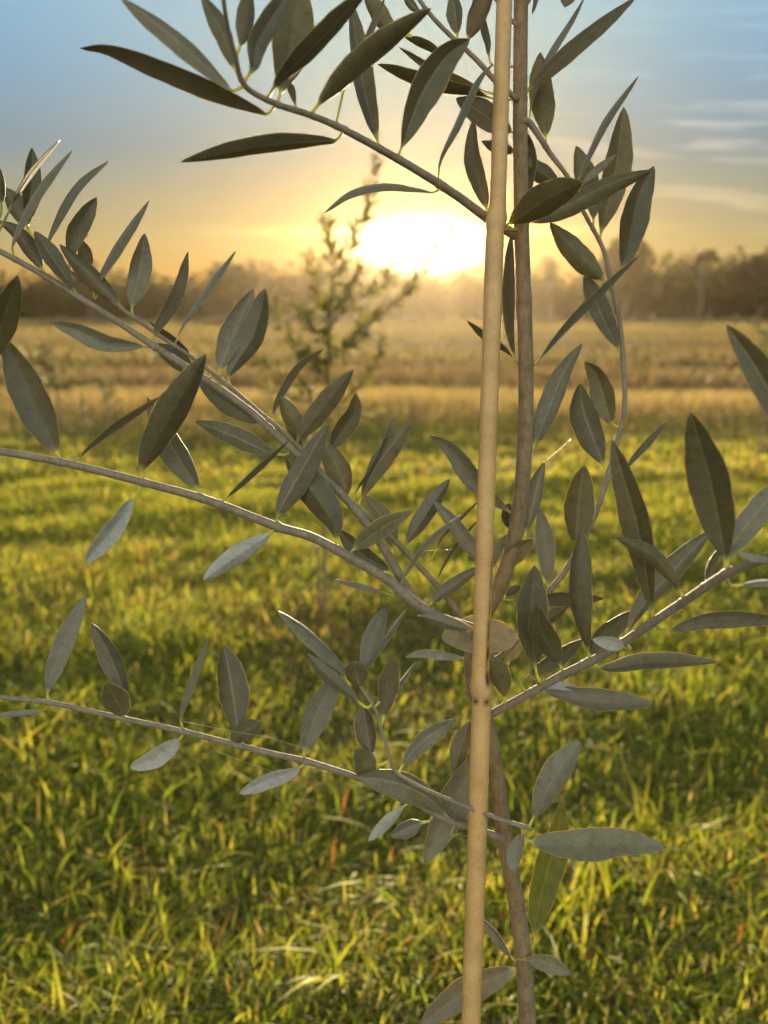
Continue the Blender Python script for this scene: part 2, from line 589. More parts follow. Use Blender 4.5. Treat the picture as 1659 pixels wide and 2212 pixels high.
def make_lawn():
    parts = []

    def zone(n, y0, y1, spread, hh, ww, levels, drybase, power=1.0, pad=0.5, gain=1.0):
        y = y0 + (y1 - y0) * rng.uniform(0, 1, n) ** power
        x = rng.uniform(-1, 1, n) * (y * spread + pad)
        pz = patch(x, y, 3.1, 0.4) * 0.5 + patch(x, y, 7.3, 2.1) * 0.35 + patch(x, y, 1.2, 1.0) * 0.3
        h = rng.uniform(hh[0], hh[1], n) * (1 + 0.55 * pz) * np.where(rng.uniform(0, 1, n) > 0.96, 1.6, 1.0)
        w = rng.uniform(ww[0], ww[1], n)
        lean = np.abs(rng.normal(0.95, 0.55, n))
        az = rng.uniform(0, 2 * math.pi, n)
        dry = drybase + 0.16 * np.clip(-patch(x, y, 2.2, 3.0), 0, 1) + 0.5 * np.exp(-(((x + 0.12) / 0.33) ** 2 + ((y - 2.15) / 0.22) ** 2))
        col = grass_colours(x, y, dry) * gain
        parts.append(blades(x, y, h, w, lean, az, col, levels))

    zone(78000, 0.35, 2.1, 0.55, (0.03, 0.078), (0.0026, 0.0056), 4, 0.10, gain=1.2)
    zone(9000, 0.35, 2.1, 0.55, (0.02, 0.05), (0.003, 0.006), 3, 0.35)
    zone(120000, 2.1, 4.2, 0.46, (0.03, 0.075), (0.0030, 0.0060), 3, 0.17, gain=1.3)
    zone(55000, 4.2, 7.0, 0.46, (0.035, 0.085), (0.005, 0.010), 2, 0.36, gain=1.55)
    # dead stems lying in the turf, a few broad leaves, and long blades standing proud
    for n, y0, y1, hh, ww, ln, cols in ((900, 0.5, 3.2, (0.05, 0.11), (0.0012, 0.0024), (1.4, 0.4), STRAW),
                                        (1500, 0.5, 3.0, (0.03, 0.06), (0.008, 0.013), (1.1, 0.4), GREEN[:3]),
                                        (700, 0.6, 3.6, (0.08, 0.14), (0.004, 0.007), (0.8, 0.35), GREEN[1:]),
                                        (500, 0.6, 3.0, (0.02, 0.05), (0.006, 0.011), (1.3, 0.4), RUST)):
        y = rng.uniform(y0, y1, n)
        x = rng.uniform(-1, 1, n) * (y * 0.5 + 0.4)
        parts.append(blades(x, y, rng.uniform(*hh, n), rng.uniform(*ww, n), np.abs(rng.normal(*ln, n)), rng.uniform(0, 6.28, n), cols[rng.integers(0, len(cols), n)] * rng.uniform(0.7, 1.05, (n, 1)), 4))
    for gx, gy, n, rr in ((1185, 2010, 46, 0.05), (1210, 1960, 24, 0.06), (720, 2120, 22, 0.04), (420, 1440, 40, 0.10), (1440, 1800, 26, 0.05), (120, 1620, 30, 0.08)):
        v_ = at(gx, gy, 1.0) - CAM
        h_ = CAM - v_ * (CAMZ / v_.z)
        y = h_.y + rng.normal(0, rr, n)
        x = h_.x + rng.normal(0, rr, n)
        parts.append(blades(x, y, rng.uniform(0.07, 0.17, n), rng.uniform(0.0045, 0.008, n), np.abs(rng.normal(0.6, 0.3, n)), rng.uniform(0, 6.28, n), GREEN[rng.integers(1, 4, n)] * 0.9, 5))
    me = np_mesh('grass', *join(parts)[:3], M_GRASS, join(parts)[3])
    tag(link('grass', me), 'short green lawn grass with dry straw among the blades, lit from behind', 'grass', kind='stuff')

    parts = []
    # tall dry grass, a band across the field
    n = 34000
    y = 4.9 + 3.9 * rng.uniform(0, 1, n) ** 0.6
    x = rng.uniform(-1, 1, n) * (y * 0.5 + 0.8)
    ramp_ = np.clip((y - 4.7) / 2.4, 0.2, 1)
    h = np.minimum(0.30 * ramp_, 1.0 - 0.103 * y) * rng.uniform(0.55, 1.08, n) * (1 + 0.12 * patch(x, y, 1.6, 0.7) + 0.16 * patch(x, y, 0.5, 2.2))
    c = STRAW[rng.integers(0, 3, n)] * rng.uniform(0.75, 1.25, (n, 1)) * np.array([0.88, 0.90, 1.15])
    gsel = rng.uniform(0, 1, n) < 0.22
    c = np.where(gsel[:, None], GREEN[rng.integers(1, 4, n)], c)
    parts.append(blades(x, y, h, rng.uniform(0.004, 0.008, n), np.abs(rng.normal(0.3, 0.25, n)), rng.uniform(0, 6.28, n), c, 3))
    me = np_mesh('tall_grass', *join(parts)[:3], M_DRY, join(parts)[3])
    tag(link('tall_grass', me), 'band of tall straw coloured dry grass across the middle of the field', 'grass', kind='stuff')

    parts = []
    n = 30000
    y = rng.uniform(8.6, 14.2, n)
    x = rng.uniform(-1, 1, n) * (y * 0.5 + 1)
    h = np.clip(1.0 - 0.0695 * y, 0.05, 0.24) * rng.uniform(0.5, 1.08, n) * (1 + 0.15 * patch(x, y, 0.9, 0.3) + 0.30 * patch(x, y, 0.33, 1.9))
    c = np.array([[0.105, 0.082, 0.056], [0.14, 0.11, 0.075], [0.085, 0.078, 0.046], [0.20, 0.16, 0.09]])[rng.integers(0, 4, n)] * rng.uniform(0.7, 1.3, (n, 1))
    parts.append(blades(x, y, h, rng.uniform(0.008, 0.02, n), np.abs(rng.normal(0.4, 0.3, n)), rng.uniform(0, 6.28, n), c, 2))
    me = np_mesh('brown_weeds', *join(parts)[:3], M_DRY, join(parts)[3])
    tag(link('brown_weeds', me), 'dark brown dead weeds in a strip behind the tall dry grass', 'weeds', kind='stuff')

    parts = []
    for n, y0, y1, hh, ww in ((66000, 12.8, 45, (0.06, 0.2), (0.02, 0.04)), (45000, 45, 112, (0.12, 0.32), (0.05, 0.10))):
        y = rng.uniform(y0, y1, n)
        x = rng.uniform(-1, 1, n) * (y * 0.48 + 2)
        pp = patch(x, y, 0.12, 0.3) * 0.6 + 0.4 * np.sin(y * 0.55 + 0.8 * np.sin(x * 0.08))
        h = rng.uniform(*hh, n) * (1 + 0.35 * pp)
        c = np.array([[0.15, 0.125, 0.065], [0.12, 0.11, 0.05], [0.20, 0.16, 0.095], [0.09, 0.09, 0.04]])[rng.integers(0, 4, n)] * (1 + 0.35 * pp)[:, None] * rng.uniform(0.8, 1.2, (n, 1))
        parts.append(blades(x, y, h, rng.uniform(*ww, n), np.abs(rng.normal(0.4, 0.3, n)), rng.uniform(0, 6.28, n), c, 2))
    me = np_mesh('pasture', *join(parts)[:3], M_DRY, join(parts)[3])
    tag(link('pasture', me), 'pale pasture grass stretching from the weeds to the far trees', 'grass', kind='stuff')


make_lawn()


# ------------------------------------------------------------------ far trees
def clump(cx, cy, cz, rx, ry, rz, n, size, cols):
    """leaf clumps filling an uneven ellipsoid: n small bent faces"""
    u = rng.normal(0, 1, (n, 3))
    u /= np.linalg.norm(u, axis=1)[:, None]
    rad = rng.uniform(0.25, 1.0, n) ** 0.45
    lump = 1 + 0.22 * np.sin(u[:, 0] * 5 + cx) * np.sin(u[:, 2] * 6 + cy) + 0.14 * np.sin(u[:, 1] * 9 + u[:, 2] * 7)
    p = u * (rad * lump)[:, None] * np.array([rx, ry, rz]) + np.array([cx, cy, cz])
    a = rng.normal(0, 1, (n, 3))
    a /= np.linalg.norm(a, axis=1)[:, None]
    b = np.cross(a, rng.normal(0, 1, (n, 3)))
    b /= np.linalg.norm(b, axis=1)[:, None]
    s = size * rng.uniform(0.6, 1.4, n)[:, None]
    V = np.stack([p - a * s, p - b * s * 0.55, p + a * s, p + b * s * 0.55], 1).reshape(-1, 3)
    c = cols[rng.integers(0, len(cols), n)] * rng.uniform(0.7, 1.3, (n, 1))
    C = np.repeat(c, 4, axis=0)
    q = np.arange(n * 4).reshape(-1, 4)
    return V, q, np.zeros((0, 3), dtype=int), C


LEAFC = np.array([[0.045, 0.052, 0.022], [0.060, 0.062, 0.026], [0.040, 0.042, 0.022]])


def far_tree(name, x, y, height, rx, label, shape='round', openness=1.0):
    z = float(gz(x, y))
    root = link(name, None, loc=(x, y, z))
    tag(root, label, 'tree')
    path = catmull([(0, 0, -0.2), (0.1 * rx, 0, height * 0.3), (-0.05 * rx, 0, height * 0.6), (0.05 * rx, 0, height * 0.9)], 12)
    v, f = tube(path, np.linspace(0.05 * height, 0.012 * height, 13), 8)
    vv, ff = list(v), list(f)
    for k in range(6):
        hb = height * (0.3 + 0.09 * k)
        a = rng.uniform(0, 6.28)
        p = catmull([(0, 0, hb), (math.cos(a) * rx * 0.4, math.sin(a) * rx * 0.4, hb + 0.12 * height), (math.cos(a) * rx * 0.75, math.sin(a) * rx * 0.75, hb + 0.2 * height)], 5)
        v, f = tube(p, np.linspace(0.02 * height, 0.005 * height, 6), 6)
        o = len(vv)
        vv += v
        ff += [tuple(i + o for i in q) for q in f]
    link('trunk', raw_mesh('trunk', vv, ff, M_DARKBARK), root)
    parts = []
    if shape == 'round':
        n = int(900 * openness)
        for k in range(9):
            a, rr = rng.uniform(0, 6.28), rng.uniform(0.1, 0.62) * rx
            parts.append(clump(math.cos(a) * rr, math.sin(a) * rr, height * rng.uniform(0.42, 0.82), rx * 0.45, rx * 0.45, height * 0.19, n // 9 * 2, 0.03 * height + 0.10, LEAFC))
    elif shape == 'tall':
        for k in range(8):
            parts.append(clump(rng.uniform(-0.5, 0.5) * rx, rng.uniform(-0.5, 0.5) * rx, height * (0.35 + 0.08 * k), rx * 0.6, rx * 0.6, height * 0.09, int(70 * openness), 0.22, LEAFC))
    else:  # umbrella tuft on a bare stem
        for k in range(5):
            parts.append(clump(rng.uniform(-0.6, 0.6) * rx, rng.uniform(-0.5, 0.5) * rx, height * rng.uniform(0.84, 0.98), rx * 0.5, rx * 0.5, height * 0.07, int(70 * openness), 0.25, LEAFC))
    V, Q, T, C = join(parts)
    link('crown', np_mesh('crown', V, Q, T, M_FOLIAGE, C, smooth=False), root)
    return root


def skyline(D):
    """height of the wood (photo rows) along photo columns, read off the treeline"""
    xs = [-200, 0, 60, 110, 170, 230, 300, 340, 420, 480, 530, 580, 650, 760, 830, 880, 940, 1000, 1060, 1110, 1160, 1220, 1290, 1400, 1440, 1500, 1560, 1620, 1700, 1900]
    ys = [592, 604, 600, 606, 580, 592, 612, 600, 606, 580, 572, 588, 580, 572, 584, 604, 596, 600, 584, 590, 586, 606, 588, 574, 570, 556, 566, 558, 552, 560]
    return np.interp(D, xs, ys)


def make_treeline():
    parts = []
    for D in np.arange(-260, 1930, 11.0):
        for row in range(3):
            Y = rng.uniform(100, 118)
            yy = skyline(D) + rng.uniform(-17, 14) + (0, 20, 52)[row]
            # ray through photo column D, row yy to depth Y
            dirv = at(D + rng.uniform(-9, 9), yy, 1.0) - CAM
            p = CAM + dirv * (Y / dirv.y)
            ground = float(gz(p.x, Y))
            top = p.z
            rx = rng.uniform(0.9, 2.2)
            rz = min(max(0.9, (top - ground) * 0.34), 2.2)
            parts.append(clump(p.x, Y, top - rz * 0.85, rx, rx * 0.8, rz, 62, 0.34, LEAFC))
            if row == 0 and rng.uniform() < 0.5:   # ragged tips
                parts.append(clump(p.x, Y, top + 0.1, rx * 0.4, rx * 0.4, 0.7, 16, 0.25, LEAFC))
        for zz, yy_ in ((1.6, 108), (2.9, 112)):
            dv = at(D, 650, 1.0) - CAM
            parts.append(clump((CAM + dv * (yy_ / dv.y)).x, yy_, float(gz(0, yy_)) + zz, 2.3, 1.2, 1.3, 46, 0.34, LEAFC))
        # undergrowth at the foot of the wood
        dirv = at(D, 660, 1.0) - CAM
        p = CAM + dirv * (106 / dirv.y)
        parts.append(clump(p.x, 104 + rng.uniform(-2, 2), float(gz(p.x, 104)) + 0.7, 2.2, 1.4, 1.3, 50, 0.32, LEAFC))
    V, Q, T, C = join(parts)
    tag(link('treeline', np_mesh('treeline', V, Q, T, M_FOLIAGE, C, smooth=False)), 'dark hazy belt of trees along the far edge of the field', 'trees', kind='stuff')


make_treeline()


def far_at(D, Y):
    dirv = at(D, 650, 1.0) - CAM
    p = CAM + dirv * (Y / dirv.y)
    return p.x


def h_for(D, row, Y):
    dirv = at(D, row, 1.0) - CAM
    p = CAM + dirv * (Y / dirv.y)
    return p.z - float(gz(p.x, Y))


for nm, D, row, Y, rx, lab, shp, op in (
        ('dome_tree', 1345, 512, 92, 4.6, 'broad dome shaped tree standing above the far wood right of the sun', 'round', 2.6),
        ('slender_tree', 1186, 556, 97, 1.7, 'slim ragged tree on the skyline just right of the stake', 'tall', 1.0),
        ('tufted_tree', 1510, 545, 98, 1.6, 'thin bare stemmed tree with a small tufted top on the right skyline', 'tuft', 0.7),
        ('bushy_tree', 508, 566, 97, 3.0, 'bushy tree rising over the wood left of the sun', 'round', 1.2),
        ('rounded_tree', 190, 574, 96, 2.6, 'rounded dark tree at the left end of the wood', 'round', 1.2),
        ('spreading_tree', 1640, 548, 97, 4.5, 'wide spreading tree at the right edge of the far wood', 'round', 1.5)):
    far_tree(nm, far_at(D, Y), Y, h_for(D, row, Y), rx, lab, shp, op)


# ------------------------------------------------------------------ saplings in the field
def leaf_cards(paths, n_per, size, cols, spread=0.55, start=0.12):
    """paired narrow leaves along shoots; one bent 2-face leaf each"""
    V, T, C = [], [], []
    for path in paths:
        P = np.asarray(path)
        L = np.linalg.norm(P[-1] - P[0])
        cnt = max(4, int(n_per * L))
        for k in range(cnt):
            s = start + (1 - start) * (k + rng.uniform(0, 0.6)) / cnt
            f = min(s, 0.999) * (len(P) - 1)
            i = int(f)
            p = P[i] * (1 - f + i) + P[min(i + 1, len(P) - 1)] * (f - i)
            d = P[min(i + 1, len(P) - 1)] - P[i]
            d = d / (np.linalg.norm(d) + 1e-9)
            o = rng.normal(0, 1, 3)
            o -= d * np.dot(o, d)
            o /= np.linalg.norm(o)
            for sg in (1, -1):
                q = d * rng.uniform(0.45, 0.95) + o * sg * spread * rng.uniform(0.7, 1.5) + rng.normal(0, 0.12, 3)
                q /= np.linalg.norm(q)
                ln = size * rng.uniform(0.65, 1.15) * (1.0 - 0.35 * s)
                w = np.cross(q, rng.normal(0, 1, 3))
                w = w / np.linalg.norm(w) * ln * 0.12
                up = np.cross(q, w) * 0.25
                b = len(V)
                V += [p, p + q * ln * 0.45 + w, p + q * ln * 0.45 - w, p + q * ln * 0.5 + up * 0.3, p + q * ln]
                T += [(b, b + 1, b + 3), (b, b + 3, b + 2), (b + 1, b + 4, b + 3), (b + 3, b + 4, b + 2)]
                c = cols[rng.integers(0, len(cols))] * rng.uniform(0.75, 1.3)
                C += [c] * 5
    V = np.array(V)
    C = np.concatenate([np.array(C), np.ones((len(C), 1))], 1)
    return V, np.zeros((0, 4), dtype=int), np.array(T), C


SAPC = np.array([[0.13, 0.12, 0.065], [0.19, 0.175, 0.115], [0.095, 0.092, 0.045]])


def sapling(name, base, stem, shoots, label, leaf=0.05, n_per=60, stake=None, group=None, r0=0.008):
    """stem and shoots are world polylines"""
    base = np.array(base)
    root = link(name, None, loc=base)
    tag(root, label, 'sapling', group)
    P = catmull(np.array(stem) - base, 20)
    v, f = tube(P, np.linspace(r0, r0 * 0.35, 21), 8)
    link('trunk', raw_mesh('trunk', v, f, M_TRUNK), root)
    paths = [catmull(np.array(s) - base, 10) for s in shoots]
    for p in paths:
        v, f = tube(p, np.linspace(r0 * 0.3, r0 * 0.08, 11), 6)
        link('branch', raw_mesh('branch', v, f, M_TWIG), root)
    V, Q, T, C = leaf_cards(paths + [P[8:]], n_per, leaf, SAPC)
    link('crown', np_mesh('crown', V, Q, T, M_SAPLEAF, C, smooth=False), root)
    return root


def W(x, y, d):
    return np.array(at(x, y, d))


def ground_hit(x, y):
    dirv = at(x, y, 1.0) - CAM
    t = -CAMZ / dirv.z
    p = CAM + dirv * t
    return np.array([p.x, p.y, float(gz(p.x, p.y))])


# the one straight behind the tree in front
gb = ground_hit(700, 1335)
DS = (Vector(gb) - CAM).dot(FWD)


def up_at(x, y, Y):
    """point on the upright plane at distance Y"""
    dirv = at(x, y, 1.0) - CAM
    return np.array(CAM + dirv * (Y / dirv.y))


YS = gb[1]
st = [gb - np.array([0, 0, .03])] + [up_at(x, y, YS + o) for x, y, o in ((702, 1180, 0), (706, 1000, .02), (708, 860, .02), (712, 720, .03), (722, 600, .03), (742, 560, .03))]
sh = []
for pts, o0, o1 in (
        ([(740, 575), (760, 525), (768, 492), (787, 469), (797, 428), (804, 380), (816, 345)], .03, .02),
        ([(722, 600), (716, 540), (707, 505), (705, 474)], .03, .08),
        ([(712, 720), (690, 640), (672, 578), (662, 546)], .03, -.05),
        ([(712, 700), (780, 640), (830, 610), (850, 560)], .03, .1),
        ([(710, 780), (790, 700), (870, 640), (945, 535), (979, 499)], .02, .2),
        ([(708, 820), (640, 740), (600, 690), (585, 640)], .02, .15),
        ([(708, 860), (640, 820), (580, 790), (545, 770)], .02, -.15),
        ([(706, 900), (660, 860), (610, 850), (560, 830)], .02, .1),
        ([(706, 900), (760, 850), (800, 800), (830, 740)], .02, -.15),
        ([(706, 950), (650, 930), (600, 890), (575, 850)], .02, .2),
        ([(706, 960), (740, 910), (780, 890), (815, 880)], .02, .1),
        ([(712, 760), (690, 720), (660, 690), (640, 660)], .02, -.2),
        ([(712, 700), (740, 650), (760, 620), (775, 580)], .02, .2),
        ([(706, 830), (690, 790), (670, 770), (650, 760)], .02, -.3),
        ([(706, 800), (730, 760), (760, 740), (790, 700)], .02, -.25),
        ([(706, 1010), (670, 990), (640, 960), (620, 920)], .02, -.1)):
    sh.append([up_at(x, y, YS + o0 + (o1 - o0) * k / (len(pts) - 1)) for k, (x, y) in enumerate(pts)])
sapling('olive_sapling', gb, st, sh, 'blurred young olive tree behind the one in front, its top shoot against the sun', 0.066, 105)


def stake_mesh(h, r):
    path = [(0, 0, -0.05)] + [(0, 0, h * k / 12) for k in range(13)]
    rad = [r] * 14
    v, f = tube(path, rad, 10)
    return v, f


g2 = ground_hit(689, 1330)
sv, sf = stake_mesh(float(up_at(691, 1178, g2[1])[2] - g2[2]), 0.0055)
o = link('stake', raw_mesh('stake', sv, sf, M_TRUNK, [(1, 1, 1, 0)] * len(sv)), loc=g2)
tag(o, 'short blurred brown stake beside the stem of the young tree behind', 'stake')

# at the right edge and three small ones away to the left
for nm, bx, by, top, wd, lab, cnt, lf in (
        ('leafy_sapling', 1640, 990, 690, 0.42, 'blurred leafy sapling at the right edge in the tall dry grass', 18, 0.060),
        ('grey_sapling', 132, 935, 735, 0.26, 'greyish sapling with a dense square head, tallest of three at the left', 15, 0.07),
        ('bare_sapling', 186, 950, 858, 0.06, 'bare twiggy sapling between the two leafy ones at the left', 4, 0.04),
        ('small_sapling', 238, 945, 815, 0.14, 'small grey leafed sapling on a thin stem, right of the three at the left', 8, 0.05)):
    b = ground_hit(bx, by)
    tp = up_at(bx, top, b[1])
    H = tp[2] - b[2]
    stem = [b - np.array([0, 0, 0.03]), b + np.array([0.01, 0, H * 0.4]), b + np.array([-0.01, 0, H * 0.75]), np.array([b[0], b[1], b[2] + H])]
    shs = []
    for k in range(cnt):
        hb = H * rng.uniform(0.45, 0.9)
        a = rng.uniform(0, 6.28)
        e = b + np.array([math.cos(a) * wd * rng.uniform(0.4, 1), math.sin(a) * wd * 0.7, min(hb + rng.uniform(0.05, 0.3) * H, H)])
        s0 = b + np.array([0, 0, hb])
        shs.append([s0, (s0 + e) / 2 + np.array([0, 0, -0.02]), e])
    sapling(nm, b, stem, shs, lab, lf, 110, r0=0.012 if cnt < 18 else 0.008)


# ------------------------------------------------------------------ the olive tree in front
ZN = {1: (0, 265.4, .36), 2: (132.7, 0, .36), 3: (597.2, 0, .36), 4: (1061.8, 0, .36), 5: (0, 730, .36), 6: (530.9, 663.6, .36),
      7: (1061.8, 464.5, .36), 8: (1061.8, 929, .36), 9: (0, 1194.5, .36), 10: (530.9, 1128.1, .36), 11: (730, 1526.3, .44), 0: (0, 0, 1)}


def zD(z, p):
    ox, oy, k = ZN[z]
    return (ox + p[0] * k, oy + p[1] * k)


# branch: photo points, distance at first and last point, half-widths (photo px) at first and last point
BR = {
    'trunk': ([(1150, 2330), (1140, 2212), (1132, 2080), (1120, 1980), (1105, 1890), (1092, 1820), (1080, 1740), (1069, 1650), (1050, 1560), (1024, 1480), (1022, 1400), (1046, 1330),
               (1080, 1265), (1107, 1180), (1124, 1080), (1134, 950), (1136, 800), (1132, 640), (1127, 500), (1124, 300), (1124, 150), (1126, -60), (1128, -260)], .455, .405, 18.5, 15),
    'b1': ([(1121, 512), (1062, 478), (1000, 432), (945, 395), (855, 341), (735, 276), (665, 247), (590, 222), (528, 184), (508, 120), (490, 50), (478, -40)], .422, .285, 11, 4.5),
    'b2': ([(1040, 1362), (1000, 1350), (925, 1322), (880, 1272), (830, 1186), (760, 1092), (700, 1032), (620, 962), (540, 888), (440, 817), (330, 746), (250, 692), (170, 642), (90, 592), (0, 543), (-90, 500)], .428, .40, 11, 6),
    'c': ([(1040, 1370), (1000, 1336), (950, 1272), (850, 1165), (745, 1070), (640, 960), (560, 890), (440, 790), (330, 715), (200, 622), (135, 575), (90, 548)], .446, .425, 7.5, 3.5),
    'b3': ([(1040, 1385), (1000, 1356), (938, 1328), (891, 1298), (837, 1252), (761, 1207), (675, 1161), (597, 1137), (450, 1081), (306, 1041), (144, 1001), (0, 975), (-100, 956)], .418, .385, 12, 7.5),
    'b4': ([(1088, 1815), (1062, 1802), (960, 1768), (860, 1712), (774, 1680), (668, 1646), (597, 1630), (522, 1612), (396, 1580), (234, 1545), (108, 1518), (0, 1506), (-90, 1496)], .43, .392, 8, 5),
    'b5': ([(1150, 1791), (1143, 1789), (1104, 1777), (1051, 1759), (941, 1715), (880, 1685), (851, 1662), (838, 1620), (826, 1582), (812, 1535), (790, 1500), (776, 1478)], .412, .42, 5.5, 3),
    'b6': ([(1040, 1555), (1075, 1535), (1150, 1495), (1209, 1461), (1314, 1408), (1422, 1336), (1487, 1293), (1566, 1240), (1620, 1218), (1720, 1180)], .43, .29, 9, 10),
    'b7': ([(1030, 1440), (1085, 1415), (1140, 1350), (1188, 1276), (1224, 1228), (1278, 1131), (1310, 1037), (1335, 945), (1349, 878), (1346, 778), (1339, 698), (1321, 619), (1307, 551), (1292, 515), (1263, 462), (1245, 420)], .442, .43, 7, 4.5),
    'b8': ([(1126, 262), (1146, 268), (1188, 331), (1212, 362), (1235, 395), (1250, 425)], .412, .425, 8, 4),
    'b9': ([(1118, 215), (1072, 177), (1030, 130), (968, 72), (925, 26), (895, -20), (870, -80)], .41, .385, 6.5, 4),
    'b10': ([(1120, 60), (1085, 20), (1050, -40), (1010, -110)], .41, .40, 5, 3),
    'b11': ([(1130, 20), (1170, -40), (1230, -110)], .41, .41, 5, 3),
}

